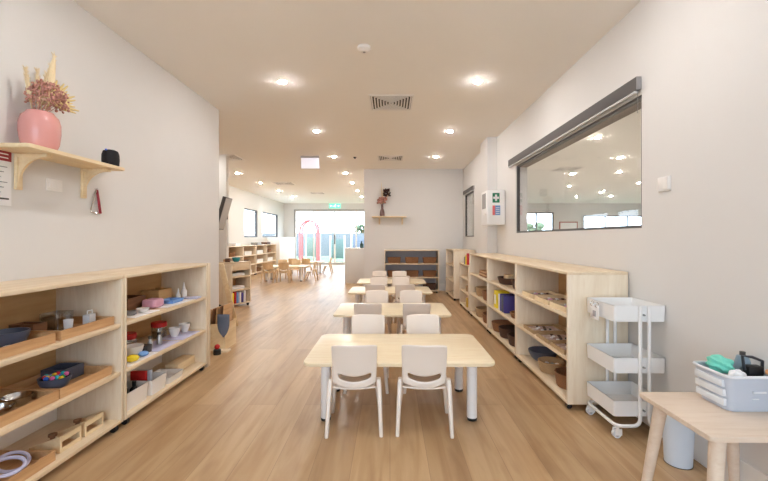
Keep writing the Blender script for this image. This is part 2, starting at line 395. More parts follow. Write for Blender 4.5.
panelthing(-3.0, 22.0, .8, 1.3, plain('playground_teal', rgb(104, 128, 126), .6), 'teal play panel outside the middle door panes')
panelthing(-1.7, 24.0, 1.4, 1.5, plain('playground_slate', rgb(110, 118, 134), .6), 'blue play panel outside the right door pane')
panelthing(-4.9, 24.5, .9, 1.4, plain('playground_mint', rgb(116, 130, 120), .6), 'mint play panel standing behind the red climbing arch')
def tree(x, y, h, label):
    t = thing('tree', label, 'tree', (x, y, -.06))
    MB().tube([(0, 0, 0), (.05, 0, h*.4), (0, .05, h*.8)], [.12, .09, .04], 8).build('trunk', M_STEMS, t)
    c = MB()
    for k in range(26):
        a = random.random()*6.28; r = random.random()**.5*h*.26
        c.ball((r*math.cos(a), r*math.sin(a), h*(.5+.45*random.random())), h*(.06+.05*random.random()), 2, (1, 1, .8))
    c.build('foliage', plain('tree_leaves', rgb(92, 108, 82), .9, bump=1, bscale=20, vary=.3), t)
tree(-2.2, 31, 2.5, 'green tree behind the fence in the right door panes')
tree(10.4, 28, 2.5, 'green tree outside the windows of the adjoining room')
b2 = MB().box(-9.2, -9.1, 8, 26, -.06, 1.7).build('boundary_wall', plain('render_grey', rgb(200, 204, 212), .8)); b2['kind'] = 'structure'

# ------------------------------------------------------------------ shelf units
LV = (.07, .395, .72)
def make_unit(L, D, HT, levels, label, group, back=PLYBACK, casters=True, cat='shelf unit', name='shelf_unit', shelfmat=PLY):
    """front faces local +x, length along local y"""
    t = thing(name, label, cat, (0, 0, 0), 0, group)
    T = .022; h = L/2; d = D/2; zb = .048
    for s in (-1, 1):
        MB().box(-d, d, min(s*h, s*(h-T)), max(s*h, s*(h-T)), zb, HT-T, .002).build('side_panel', PLYZ, t)
    MB().box(-d, d, -h, h, HT-T, HT, .003).build('top_panel', shelfmat, t)
    MB().box(-d, d, -h+T, h-T, zb, levels[0], .002).build('bottom_panel', shelfmat, t)
    for z in levels[1:]:
        MB().box(-d+.012, d-.003, -h+T, h-T, z-.027, z, .003).build('shelf', shelfmat, t)
    MB().box(-d, -d+.012, -h+T, h-T, levels[0], HT-T).build('back_panel', back, t)
    if casters:
        for sx in (-1, 1):
            for sy in (-1, 1):
                cx, cy = sx*(d-.03), sy*(h-.05)
                c = MB().box(cx-.018, cx+.018, cy-.018, cy+.018, .0435, zb, .001).build('caster', M_ALU, t)
                MB().cyl((cx, cy-.014, .0215), (cx, cy+.014, .0215), .0215).build('wheel', M_BLACK, c)
    return t
UL = 1.19; UD = .455
XLF = -1.82; XRF = 1.335
u0 = make_unit(UL, UD, 1.045, LV, 'birch plywood shelf unit at the left wall, nearest the camera, with wooden trays', 'birch plywood shelf units')
u0.location = (XLF-UD/2, 2.035, 0)
G = 'birch plywood shelf units'
dup(u0, (XLF-UD/2, 3.237, 0), 0, 'birch plywood shelf unit at the left wall holding cups, red lidded jars and white tubs')
dup(u0, (XRF+UD/2, 3.487, 0), PI, 'birch plywood shelf unit at the right wall beside the white trolley')
dup(u0, (XRF+UD/2, 4.69, 0), PI, 'middle birch plywood shelf unit at the right wall, holding the yellow box')
dup(u0, (XRF+UD/2, 5.884, 0), PI, 'birch plywood shelf unit at the right wall below the first aid cabinet')
u5 = make_unit(1.1, UD, 1.045, LV, 'birch plywood shelf unit in the far right corner under the small window', G); u5.location = (1.314+UD/2, 8.50, 0); u5.rotation_euler.z = PI
u4 = make_unit(.86, .27, .83, (.07, .33, .58), 'lower narrow birch shelf unit in front of the wall column', G); u4.location = (XRF+.14, 7.02-.01, 0); u4.rotation_euler.z = PI
ub = make_unit(1.29, UD, 1.016, (.07, .38, .70), 'shelf unit with woven baskets against the back wall', G, back=plain('grey_back', rgb(196, 192, 196), .6)); ub.location = (.51, 9.262, 0); ub.rotation_euler.z = -PI/2
UMR = math.radians(-26.6)
um = make_unit(.46, .40, .845, (.07, .33, .58), 'low birch shelf unit past the wall corner with a teal bowl on top', G); um.location = (-2.996, 7.395, 0); um.rotation_euler.z = UMR
MB().box(.18, .197, -.207, .207, .69, .822, .002).build('front_panel', PLY, um)
for i, lab in enumerate(('first', 'second', 'third', 'fourth')):
    dup(u0, (-4.97, 11.85+i*1.2, 0), 0, '%s unit from the wall corner in the far room\'s row of shelves' % lab, 'far room shelf units')
MB_ = MB
# thin board behind the left unit
solo('plywood_board', MB().box(-.34, .02, -.03, .03, 0, 1.045, .002), PLYZ, (-1.855, 3.905, 0), 'upright plywood board standing at the far end of the left shelves', 'board')

# ------------------------------------------------------------------ tables and chairs
def rrect(x0, x1, y0, y1, r, n=6):
    pts = []
    for cx, cy, a0 in ((x1-r, y1-r, 0), (x0+r, y1-r, PI/2), (x0+r, y0+r, PI), (x1-r, y0+r, 1.5*PI)):
        for k in range(n+1):
            a = a0+PI/2*k/n; pts.append((cx+r*math.cos(a), cy+r*math.sin(a)))
    return pts
def make_table(label, group):
    t = thing('childrens_table', label, 'table', (0, 0, 0), 0, group)
    MB().prism(rrect(-.662, .662, -.405, .405, .06), .424, .447, bev=.004).build('tabletop', TABLE, t)
    for sx in (-1, 1):
        for sy in (-1, 1):
            l = MB().cyl((sx*.523, sy*.262, .02), (sx*.523, sy*.262, .4235), .036, .036, 28).build('leg', M_LEGW, t)
            MB().cyl((sx*.523, sy*.262, 0), (sx*.523, sy*.262, .02), .034, .0375, 28).build('foot_cap', M_BLACK, l)
    return t
TY = [(.064, 3.021), (.025, 4.655), (.005, 6.375), (.03, 7.705)]
tl = ['nearest of the four pale wooden tables in the middle row', 'second pale wooden table from the camera in the middle row',
      'third pale wooden table from the camera in the middle row', 'last pale wooden table of the middle row, before the back wall']
t0 = make_table(tl[0], 'pale wooden tables in a row'); t0.location = (*TY[0], 0)
for (x, y), l in list(zip(TY, tl))[1:]: dup(t0, (x, y, 0), 0, l)

def make_chair(label, group, mat, name='childrens_chair'):
    t = thing(name, label, 'chair', (0, 0, 0), 0, group)
    # backrest shell with a smile-shaped hand slot
    W = .156; b = bmesh.new(); nu = 17; rows = []
    us = [-1+2*i/(nu-1) for i in range(nu)]
    def P(u, z):
        k = (z-.29)/(.595-.29)
        w = W*(.93+.07*k) if k < .85 else W*(.99-.035*((k-.85)/.15)**2)
        y = -.120-.055*k+.030*u*u+.012*math.sin(PI*k)
        return (u*w, y, z)
    zr = [lambda u: .290+.03*u*u, lambda u: .314+.032*u*u, lambda u: .338+.045*u*u, lambda u: .370+.042*u*u,
          lambda u: .405+.03*u*u, lambda u: .47, lambda u: .53, lambda u: .578, lambda u: .595-.010*abs(u)**6]
    for f in zr: rows.append([b.verts.new(P(u, f(u))) for u in us])
    for r in range(len(rows)-1):
        for i in range(nu-1):
            if r == 2 and abs((us[i]+us[i+1])/2) < .72: continue
            b.faces.new((rows[r][i], rows[r][i+1], rows[r+1][i+1], rows[r+1][i]))
    m = MB(); m._join(b); o = m.build('backrest', mat, t)
    sd = o.modifiers.new('thick', 'SOLIDIFY'); sd.thickness = .013; sd.offset = 0
    ss = o.modifiers.new('smooth', 'SUBSURF'); ss.levels = 1; ss.render_levels = 1
    # seat
    b = bmesh.new(); rows = []; nv = 11
    for j in range(nv):
        v = j/(nv-1); y = -.125+.28*v
        row = []
        for u in us:
            w = .150-.012*v
            z = .282+.012*u*u*(1-.4*v)-.006*math.sin(PI*v)-.028*max(0, v-.8)**2*25*.2+.03*max(0, .15-v)*6*.3
            row.append(b.verts.new((u*w, y, z)))
        rows.append(row)
    for j in range(nv-1):
        for i in range(nu-1): b.faces.new((rows[j][i], rows[j][i+1], rows[j+1][i+1], rows[j+1][i]))
    m = MB(); m._join(b); o = m.build('seat', mat, t)
    sd = o.modifiers.new('thick', 'SOLIDIFY'); sd.thickness = .014; sd.offset = 0
    ss = o.modifiers.new('smooth', 'SUBSURF'); ss.levels = 1; ss.render_levels = 1
    # legs: flat tapering
    for sx in (-1, 1):
        for sy, yt, yb_ in ((-1, -.103, -.185), (1, .06, .172)):
            bb = bmesh.new(); rg = []
            for k, (q, wx, wy) in enumerate(((0, .0115, .013), (.02, .013, .0145), (.5, .015, .019), (.9, .0165, .025), (1, .013, .023))):
                x = sx*(.178+((.163 if sy < 0 else .147)-.178)*q); y = yb_+(yt-yb_)*q; z = (.352 if sy < 0 else .292)*q
                rg.append([bb.verts.new((x+wx*cx, y+wy*cy, z)) for cx, cy in ((-1, -.5), (-.6, -1), (.6, -1), (1, -.5), (1, .5), (.6, 1), (-.6, 1), (-1, .5))])
            for a, c in zip(rg, rg[1:]):
                for i in range(8): bb.faces.new((a[i], a[(i+1) % 8], c[(i+1) % 8], c[i]))
            bb.faces.new(list(reversed(rg[0]))); bb.faces.new(rg[-1])
            bmesh.ops.recalc_face_normals(bb, faces=list(bb.faces))
            MB()._join(bb).build('leg', mat, t)
    return t
CG = 'white chairs at the middle row of tables'
ord_ = ['nearest table', 'second table', 'third table', 'last table']
CH = [(-.243, 2.70, .04, -.20, 3.395), (-.245, 4.33, .02, -.175, 5.03), (-.23, 6.05, 0, -.2, 6.755), (-.2, 7.375, 0, -.225, 8.085)]
CHR = [(.236, 2.702, -.05, .30, 3.395), (.29, 4.33, 0, .28, 5.03), (.23, 6.05, 0, .19, 6.755), (.22, 7.375, 0, .2, 8.085)]
c0 = None
for i in range(4):
    for side, arr in (('left', CH), ('right', CHR)):
        xn, yn, rn, xf, yf = arr[i]
        l1 = 'white plastic chair on the near side of the %s, %s one' % (ord_[i], side)
        l2 = 'white plastic chair on the far side of the %s, %s one' % (ord_[i], side)
        if c0 is None:
            c0 = make_chair(l1, CG, M_CHAIR); c0.location = (xn, yn, 0); c0.rotation_euler.z = rn
        else: dup(c0, (xn, yn, 0), rn, l1)
        dup(c0, (xf, yf, 0), PI, l2)
# far room set
dup(t0, (-3.2, 11.85, 0), 0, 'pale table among wooden chairs in the far room, nearer one', 'far room tables')
dup(t0, (-3.1, 13.95, 0), 0, 'pale table among wooden chairs in the far room, closer to the doors', 'far room tables')
wc = make_chair('wooden chair in the far room, leftmost, at the nearer table\'s near side', 'wooden chairs in the far room', CHAIRWOOD, 'wooden_chair')
wc.location = (-3.55, 11.30, 0)
for x, y, r, l in ((-3.1, 11.33, 0, 'wooden chair in the far room, second from left at the near side'),
                   (-2.40, 11.7, PI/2, 'wooden chair in the far room at the end of the nearer table'),
                   (-3.5, 12.42, PI, 'wooden chair in the far room on the nearer table\'s far side, left'),
                   (-3.05, 12.42, PI, 'wooden chair in the far room on the nearer table\'s far side, right'),
                   (-3.35, 13.4, 0, 'wooden chair in the far room at the farther table\'s near side, left'),
                   (-2.9, 13.4, 0, 'wooden chair in the far room at the farther table\'s near side, right'),
                   (-2.28, 14.0, PI/2, 'wooden chair in the far room, rightmost, closest to the glass doors')):
    dup(wc, (x, y, 0), r, l)
# white low counter by the back wall
wcab = thing('storage_cabinet', 'white waist-high cabinet beside the end of the back wall', 'cabinet', (-1.0, 11.25, 0))
MB().box(-.29, .29, -.25, .25, 0, .98, .004).build('body', M_WALL, wcab)
MB().box(-.30, .30, -.26, .26, .98, 1.01, .004).build('worktop', M_WHITE, wcab)
solo('soap_bottle', MB().lathe([(0, 0), (.05, 0), (.05, .12), (.02, .15), (.02, .2), (0, .2)]), plain('dark_green_plastic', rgb(40, 70, 64), .4), (-.82, 11.15, 1.01), 'small dark bottle on the white cabinet', 'bottle')
solo('storage_bench', MB().box(-.28, .28, -1.3, 1.3, 0, 1.33, .006), M_WHITE, (-4.9, 17.42, 0), 'white block cabinet between the far shelves and the glass doors', 'cabinet')

# ------------------------------------------------------------------ downlights
def make_downlight(label, group, m=None):
    t = thing('downlight', label, 'ceiling light', (0, 0, CZ), 0, group)
    MB().lathe([(.036, -.001), (.038, -.006), (.052, -.007), (.056, -.003), (.056, 0), (.036, 0)]).build('trim_ring', M_WHITE, t)
    MB().lathe([(0, -.0145), (.026, -.014), (.031, -.012), (.0325, -.009), (.0325, -.0005), (0, -.0005)]).build('lens', m or LAMP, t)
    return t
rowlab = ['out of the frame above the camera', 'nearest', 'second', 'third']
dl = make_downlight('recessed ceiling downlight, nearest of the left line of three', 'hall ceiling downlights'); dl.location = (-1.165, 4.18, CZ)
dup(dl, (.953, 4.18, CZ), 0, 'recessed ceiling downlight, nearest of the right line of three')
for y, nm in ((6.12, 'second'), (8.03, 'third')):
    dup(dl, (-1.17, y, CZ), 0, 'recessed ceiling downlight, %s from the camera in the left line' % nm)
    dup(dl, (.955, y, CZ), 0, 'recessed ceiling downlight, %s from the camera in the right line' % nm)
for y in (2.25,):
    for x, s in ((-1.165, 'left'), (.953, 'right')):
        dup(dl, (x, y, CZ), 0, 'recessed ceiling downlight out of view above the camera', 'ceiling downlights out of view')
fd = make_downlight('far room ceiling downlight behind the wall corner', 'far room ceiling downlights', LAMP3); fd.location = (-3.99, 7.4, CZ)
for i, y in enumerate((10.07, 11.85, 13.8, 15.8)):
    o_ = ('first', 'second', 'third', 'fourth')[i]
    dup(fd, (-3.99, y, CZ), 0, 'far room ceiling downlight, %s in the line above the far shelves' % o_)
    dup(fd, (-1.16, y, CZ), 0, 'far room ceiling downlight, %s in the line beside the back wall' % o_)
ad = make_downlight('ceiling light seen through the big window, upper right', 'adjoining room ceiling lights', LAMP2); ad.location = (4.85, 8.14, CZ)
for x, y, l in ((5.87, 9.84, 'just below the upper right one'), (4.8, 10.2, 'upper left'), (5.87, 12.6, 'lower left'),
                (7.85, 14.35, 'small one at the centre'), (8.95, 15.6, 'small lowest one at the right'), (10.0, 11.0, 'out of view at the right')):
    dup(ad, (x, y, CZ), 0, 'ceiling light seen through the big window, '+l)
for x, y in ((3.5, 3.5), (6.5, 5.5), (9.5, 5.5), (3.5, 6.5)): dup(ad, (x, y, CZ), 0, 'ceiling light of the adjoining room, hidden by the wall', 'hidden ceiling lights')

# vents
def vent(x, y, w, label, name='ceiling_vent', cz=CZ):
    t = thing(name, label, 'air vent', (x, y, cz))
    h = w/2
    MB().box(-h-.02, h+.02, -h-.02, -h, -.008, 0).box(-h-.02, h+.02, h, h+.02, -.008, 0).box(-h-.02, -h, -h, h, -.008, 0).box(h, h+.02, -h, h, -.008, 0).build('frame', M_WHITE, t)
    MB().box(-h, h, -h, h, -.002, -.0005).build('backing', plain('vent_dark', rgb(60, 54, 48), .8), t)
    # four-way pattern: concentric louvres
    k = 7
    sl = MB()
    for i in range(k):
        r = h*(1-(i+.35)/k); q = h/k*.24
        for a, b_, c, d in ((-r, r, -r-q, -r+q), (-r, r, r-q, r+q), (-r-q, -r+q, -r, r), (r-q, r+q, -r, r)):
            sl.box(a, b_, c, d, -.007, -.0025)
    sl.build('louvres', M_WHITE, t)
vent(.015, 4.84, .5, 'square ceiling vent nearest the camera')
vent(.01, 8.18, .5, 'square ceiling vent before the back wall')
vent(-3.45, 8.1, .55, 'square ceiling vent past the left wall corner')
vent(-3.3, 12.0, .55, 'square ceiling vent over the far room\'s tables')
vent(-2.75, 14.6, .5, 'square ceiling vent in the far room closest to the glass doors')
vent(4.35, 9.5, .55, 'square ceiling vent seen through the big window')
sm = thing('smoke_detector', 'round white smoke detector on the ceiling before the vent', 'smoke detector', (-.23, 3.43, CZ))
MB().lathe([(0, -.045), (.03, -.045), (.045, -.03), (.06, -.022), (.06, 0), (0, 0)]).build('body', M_WHITE, sm)
MB().lathe([(.0, -.047), (.012, -.047), (.012, -.044), (0, -.044)]).build('sensor', M_GREY, sm)
sp = solo('sprinkler', MB().lathe([(0, -.03), (.02, -.03), (.02, -.01), (.035, -.006), (.035, 0), (0, 0)]), M_DARK, (-.74, 8.1, CZ), 'small round ceiling sensor between the downlights and the exit sign', 'sensor')

# exit signs
ex = thing('exit_sign', 'pale lit hanging sign panel under the hall ceiling', 'sign', (-1.66, 8.0, CZ))
MB().box(-.19, .19, -.04, .04, -.04, 0, .006).build('housing', plain('sign_housing', rgb(196, 188, 186), .4), ex)
MB().box(-.185, .185, -.006, .006, -.255, -.04, .002).build('panel', EXITLIT, ex)
eg = thing('exit_sign', 'green running figure exit sign above the glass doors', 'sign', (-2.70, 18.86, 2.76))
MB().box(-.28, .28, -.03, .035, 0, .22, .006).build('housing', EXITGREEN, eg)
r_ = MB()
r_.cyl((.03, -.034, .175), (.03, -.030, .175), .018, .018, 14)
MX = Matrix.Rotation(PI/2, 4, 'X')
for p, q in (((.02, .15), (-.01, .10)), ((-.01, .10), (.03, .075)), ((.03, .075), (.02, .03)), ((-.01, .10), (-.04, .07)), ((-.04, .07), (-.075, .075)), ((.02, .145), (.06, .12)), ((.02, .145), (-.02, .135)), ((-.02, .135), (-.045, .11))):
    r_.tube([(p[0], -.032, p[1]), (q[0], -.032, q[1])], .010, 6)
r_.build('running_figure', EXITWHITE, eg)
a_ = MB()
for s in (-1, 1):
    a_.tube([(s*.11, -.032, .11), (s*.22, -.032, .11)], .012, 6).tube([(s*.18, -.032, .15), (s*.225, -.032, .11), (s*.18, -.032, .07)], .012, 6)
a_.build('arrows', EXITWHITE, eg)

# ------------------------------------------------------------------ left wall things
SZ = 1.832
ws = thing('wall_shelf', 'pine wall shelf on brackets high on the left wall', 'shelf', (XL, 2.55, SZ))
MB().prism(rrect(0, .25, -.395, .395, .02), -.022, 0, bev=.003).build('board', PINE, ws)
for yy in (-.21, .29):
    br = MB().box(.001, .02, yy-.02, yy+.02, -.24, -.0225, .003).box(.02, .2, yy-.02, yy+.02, -.045, -.0225, .003)
    poly = []
    for k in range(9):
        a = PI/2*k/8; poly.append((.02+.155*(1-math.sin(a)), -.045-.155*(1-math.cos(a))))
    poly.append((.02, -.045))
    br.prism([(p[0], p[1]) for p in poly], yy-.008, yy+.008, mat=Matrix(((1, 0, 0, 0), (0, 0, 1, 0), (0, 1, 0, 0), (0, 0, 0, 1))))
    br.build('bracket', PINE, ws)
vase = solo('vase', MB().lathe([(0, 0), (.060, 0), (.080, .010), (.093, .045), (.101, .11), (.100, .165), (.090, .205), (.072, .225), (.066, .236), (.060, .236), (.062, .215), (.080, .19), (.09, .14), (.085, .06), (0, .02)], seg=40), M_CORAL, (-2.145, 2.36, SZ), 'round coral pink vase on the left wall shelf', 'vase')
bq = thing('dried_flower_bouquet', 'dried pampas, palm fan and red flowers in the coral vase', 'flowers', (-2.145, 2.36, SZ+.025))
def plume(bq, x, y, z0, dx, dy, ln, r):
    p = MB(); n = 9; pts = []; rs = []
    for k in range(n):
        t = k/(n-1); pts.append((x+dx*t*t, y+dy*t, z0+ln*t)); rs.append(max(.002, r*math.sin(PI*min(.97, .12+t*.85))**.8*(1-.25*t)))
    p.tube(pts, rs, 9)
    for k in range(90):
        t = random.random(); a = random.random()*6.28; i = t*(n-1); j = int(i)
        c = Vector(pts[j]).lerp(Vector(pts[min(j+1, n-1)]), i-j); rr = rs[j]
        d = Vector((math.cos(a), math.sin(a), 1.4)).normalized()
        p.tube([c+d*rr*.3, c+d*(rr*.9+.018)], [.003, .0008], 4)
    p.tube([(x*.3, y*.3, .03), (x, y, z0)], .003, 6)
    p.build('pampas_plume', M_PAMPAS, bq)
plume(bq, .01, .03, .27, .01, .05, .33, .027)
plume(bq, -.02, -.04, .26, -.0, -.035, .19, .013)
plume(bq, -.01, .0, .26, .0, -.01, .21, .015)
plume(bq, .0, .01, .27, .01, .03, .2, .018)
fanm = MB()
for k in range(15):
    a = math.radians(-5+k*7.5)
    d = Vector((.15*math.cos(a)+.1, math.cos(a), math.sin(a))).normalized()
    c0_ = Vector((-.02, .085, .30)); e = c0_+d*(.165+.02*math.sin(k*1.7))
    fanm.tube([c0_, c0_.lerp(e, .5), e], [.005, .015, .004], 5)
fanm.tube([(.01, .01, .03), (0, .04, .2), (-.02, .085, .30)], .004, 6)
fanm.build('palm_fan', M_FAN, bq)
fl = MB()
for k in range(380):
    a = random.random()*6.28; r = .118*random.random()**.5; z = .245+.10*random.random()+.075*(1-(r/.118)**2)
    fl.ball((r*math.cos(a)*.75+.02, r*math.sin(a)+.03, z), .005+.005*random.random(), 1)
for k in range(16):
    a = k*2.4; r = .1*((k+.5)/16)**.5
    fl.tube([(.01*math.cos(a), .01*math.sin(a), .02), (.4*r*math.cos(a), .4*r*math.sin(a), .215), (r*math.cos(a)*.75+.02, r*math.sin(a)+.03, .30)], .002, 5)
fl.build('flower_cluster', M_DRIEDRED, bq)
spk = thing('smart_speaker', 'small black rounded speaker at the end of the wall shelf', 'speaker', (-2.09, 2.88, SZ))
MB().lathe([(0, 0), (.045, 0), (.054, .012), (.057, .05), (.055, .09), (.047, .115), (.028, .124), (0, .125)]).build('body', plain('black_mesh', rgb(22, 21, 24), .8, bump=.5, bscale=500), spk)
MB().ball((-.0, -.047, .118), .008, 2).build('indicator', plain('blue_light', rgb(70, 110, 220), .4), spk)
po = thing('hanging_notice', 'white poster with a maroon header on the left wall under the shelf', 'poster', (XL, 2.20, 1.49))
MB().box(.0005, .003, -.16, .105, 0, .33).build('sheet', M_PAPER, po)
MB().box(.0032, .0042, -.16, .105, .262, .325).build('header', M_MAROON, po)
ln = MB()
for k in range(2): ln.box(.0044, .005, -.13, .085, .300-k*.022, .306-k*.022)
ln.build('header_lettering', M_PAPER, po)
ln = MB()
for k in range(6): ln.box(.0032, .0038, -.13, .08-.02*(k % 3), .225-k*.03, .229-k*.03)
ln.build('print_lines', M_INK, po)
MB().box(.0032, .0038, -.05, .09, .035, .045).build('footer_line', M_DARK, po)
sw = thing('light_switch', 'white switch plate on the left wall below the shelf', 'switch', (XL, 2.6, 1.655))
MB().box(0, .008, -.06, .06, -.04, .04, .003).build('plate', M_WHITE, sw)
for k in (-1, 0, 1): MB().box(.008, .011, k*.032-.011, k*.032+.011, -.018, .018, .001).build('rocker', M_WHITE, sw)
tr = thing('hanging_triangle', 'small silver and red triangle hanging on the left wall', 'triangle', (XL+.012, 2.96, 1.49))
MB().tube([(0, .0, .175), (0, -.055, .02)], .0045, 8).tube([(0, -.055, .005), (0, .035, -.003)], .0045, 8).build('silver_rods', M_STEEL, tr)
MB().tube([(.001, .004, .18), (.001, .042, 0)], .009, 8).build('red_rod', M_MAROON, tr)
MB().tube([(-.012, 0, .185), (.004, 0, .185), (.006, 0, .19)], .003, 6).build('hook', M_STEEL, tr)
tv = thing('wall_screen', 'dark screen tilted forward on a bracket past the left wall corner', 'screen', (-3.30, 7.62, 1.78))
rm = Matrix.Translation((.02, 0, 0)) @ Matrix.Rotation(math.radians(16), 4, 'Y')
MB().box(-.055, .012, -.16, .16, -.33, .33, .008, mat=rm).build('casing', M_DARK, tv)
MB().box(.0125, .017, -.145, .145, -.31, .31, mat=rm).build('display', plain('screen_reflection_grey', rgb(176, 170, 164), .2), tv)  # pale grey colour stands in for the reflection on the screen
MB().box(-.12, -.02, .262, .279, -.1, .1, .003).box(-.05, -.022, .12, .263, -.02, .02).build('bracket', M_GREY, tv)
# the leaning plank and the crate of boards
pl = MB(); pm = Matrix.Translation((-2.275, 5.69, .002)) @ Matrix.Rotation(math.atan2(.52, .98), 4, 'X')
pl.box(-.035, .035, -.014, .014, .006, 1.08, .003, mat=pm)
solo('wooden_plank', pl, PINE, (0, 0, 0), 'pale wooden plank leaning at the left wall corner', 'plank')
cr = thing('plywood_crate', 'open plywood crate on the floor past the left shelves', 'crate', (-2.06, 4.62, 0))
MB().opentray(-.15, .15, -.16, .16, .0, .30, .012).build('body', PINE, cr)
MB().box(-.15, .22, -.25, -.161, 0, .02, .003).build('foot_board', PLY, cr)
for k in range(6):
    m = MB(); mm = Matrix.Translation((-.112+k*.04, -.005, .0145)) @ Matrix.Rotation(math.radians(4), 4, 'Y')
    m.box(-.006, .006, -.125, .125, .002, .43+.014*k, .002, mat=mm)
    solo('wooden_board', m, (DARKWOOD, TRAY)[k % 2], (-2.06, 4.62, 0), '%s thin wooden board counted from the wall, upright in the plywood crate' % ('first', 'second', 'third', 'fourth', 'fifth', 'last')[k], 'board', 'boards in the crate')
ap = MB()
b = bmesh.new(); rows = []
for j in range(9):
    v = j/8; hw = .062*(1-v**4)+.006; row = []
    for i in range(7):
        u = -1+2*i/6; row.append(b.verts.new((u*hw, .004*math.sin(u*5+v*4)-.006*v, -.26*v)))
    rows.append(row)
for j in range(8):
    for i in range(6): b.faces.new((rows[j][i], rows[j][i+1], rows[j+1][i+1], rows[j+1][i]))
ap._join(b)
apo = solo('cloth_bag', ap, M_SLATE, (-1.915, 4.435, .42), 'slate blue cloth hanging over the crate\'s edge', 'cloth')
sd = apo.modifiers.new('thick', 'SOLIDIFY'); sd.thickness = .012
tb = thing('toy_bollard', 'small red and black toy on the floor past the left shelves', 'toy', (-1.93, 4.30, 0))
MB().lathe([(0, 0), (.04, 0), (.04, .05), (.03, .06), (0, .06)]).build('base', M_BLACK, tb)
MB().ball((0, 0, .085), .03, 2).build('ball', M_RED, tb)

# ------------------------------------------------------------------ items: generic makers
def bowl(m, r, h, loc, label, cat='bowl', name='bowl', group=None, t=.006, seg=28):
    pr = [(0, 0), (r*.55, 0), (r*.8, h*.3), (r*.96, h*.75), (r, h), (r-t, h), (r*.9-t, h*.7), (r*.7, h*.3), (r*.5, t), (0, t)]
    return solo(name, MB().lathe(pr, seg=seg), m, loc, label, cat, group)
def basket(m, r, h, loc, label, sy=1.0, name='woven_basket', group=None):
    t = .01
    pr = [(0, 0), (r*.8, 0), (r*.86, h*.1), (r*.97, h*.85), (r, h*.97), (r*.98, h), (r-t*1.4, h), (r-t*1.6, h*.9), (r*.82-t, h*.12), (0, h*.08)]
    return solo(name, MB().lathe(pr, seg=32, sy=sy), m, loc, label, 'basket', group)
def tray(loc, L, D, h, label, m=TRAY, group=None, name='wooden_tray', cat='tray', t=.012):
    return solo(name, MB().opentray(-D/2, D/2, -L/2, L/2, 0, h, t, .008), m, loc, label, cat, group)
def flatmat(loc, L, D, m, label, name='paper_mat', cat='mat', h=.004):
    return solo(name, MB().box(-D/2, D/2, -L/2, L/2, 0, h, .001), m, loc, label, cat)
Z1, Z2, Z3 = LV
TG = 'wooden trays on the left shelves'
# left near unit, upper shelf
tray((-2.02, 1.915, Z3), .43, .34, .055, 'wooden tray holding the dark blue bowl, upper shelf of the left unit', group=TG)
tray((-2.02, 2.375, Z3), .41, .34, .055, 'wooden tray holding the clear plastic box, upper shelf of the left unit', group=TG)
bowl(M_NAVY, .085, .085, (-1.99, 2.01, Z3+.0085), 'dark blue bowl in the tray on the upper left shelf')
bowl(M_WHITE, .03, .03, (-1.90, 1.93, Z3+.0085), 'tiny white dish before the dark blue bowl')
tray((-2.1, 2.235, Z3+.0085), .09, .14, .075, 'small wooden box behind the clear box on the upper shelf', group=TG, m=DARKWOOD)
solo('clear_container', MB().opentray(-.055, .055, -.065, .065, 0, .11, .004, bev=.01), CLEAR, (-2.06, 2.38, Z3+.0085), 'clear plastic box in a wooden tray, upper left shelf', 'container')
solo('drinking_cup', MB().lathe([(0, 0), (.02, 0), (.025, .075), (.022, .075), (.018, .006), (0, .006)]), M_TUBPALE, (-1.955, 2.34, Z3+.0085), 'pale translucent cup before the clear plastic box', 'cup')
gr = thing('handled_gadget', 'small pale handled gadget standing in the upper shelf tray', 'gadget', (-1.95, 2.5, Z3+.0085))
MB().prism([(-.022, -.03), (.022, -.03), (.016, .03), (-.016, .03)], 0, .075).build('body', M_TUBPALE, gr)
MB().tube([(0, -.02, .075), (0, -.02, .10), (0, .02, .10), (0, .02, .075)], .004, 6).build('handle', M_WHITE, gr)
# left near unit, mid shelf
tray((-2.02, 1.925, Z2), .45, .34, .055, 'wooden tray holding steel bowls, middle shelf of the left unit', group=TG)
tray((-2.02, 2.36, Z2), .40, .34, .055, 'wooden tray holding the bowl of pom-poms, middle shelf of the left unit', group=TG)
bowl(M_STEEL, .07, .05, (-2.0, 2.065, Z2+.0085), 'shiny steel bowl in the middle shelf tray, right one')
bowl(M_STEEL, .06, .05, (-1.955, 1.93, Z2+.0085), 'shiny steel bowl in the middle shelf tray, left one')
bowl(M_NAVY, .08, .075, (-1.985, 2.28, Z2+.0085), 'dark blue bowl full of coloured pom-poms on the middle shelf')
pc = [rgb(220, 50, 60), rgb(240, 200, 50), rgb(60, 170, 90), rgb(60, 110, 210), rgb(230, 110, 170), rgb(50, 180, 190)]
for k in range(18):
    a = k*2.4; r = .055*((k+.5)/18)**.5
    cn = ('red', 'yellow', 'green', 'blue', 'pink', 'turquoise')[k % 6]
    solo('pom_pom', MB().ball((0, 0, 0), .013, 2), plain('pom_%d' % (k % 6), pc[k % 6], .9, bump=1, bscale=300), (-1.985+r*math.cos(a), 2.28+r*math.sin(a), Z2+.0085+.075+.006*math.sin(k*1.3)), '%s pom-pom heaped in the dark blue bowl' % cn, 'pom-pom', 'pom-poms in the bowl')
tray((-2.09, 2.46, Z2+.0085), .15, .15, .075, 'dark blue open box behind the pom-pom bowl', m=M_NAVY, name='storage_box', cat='box')
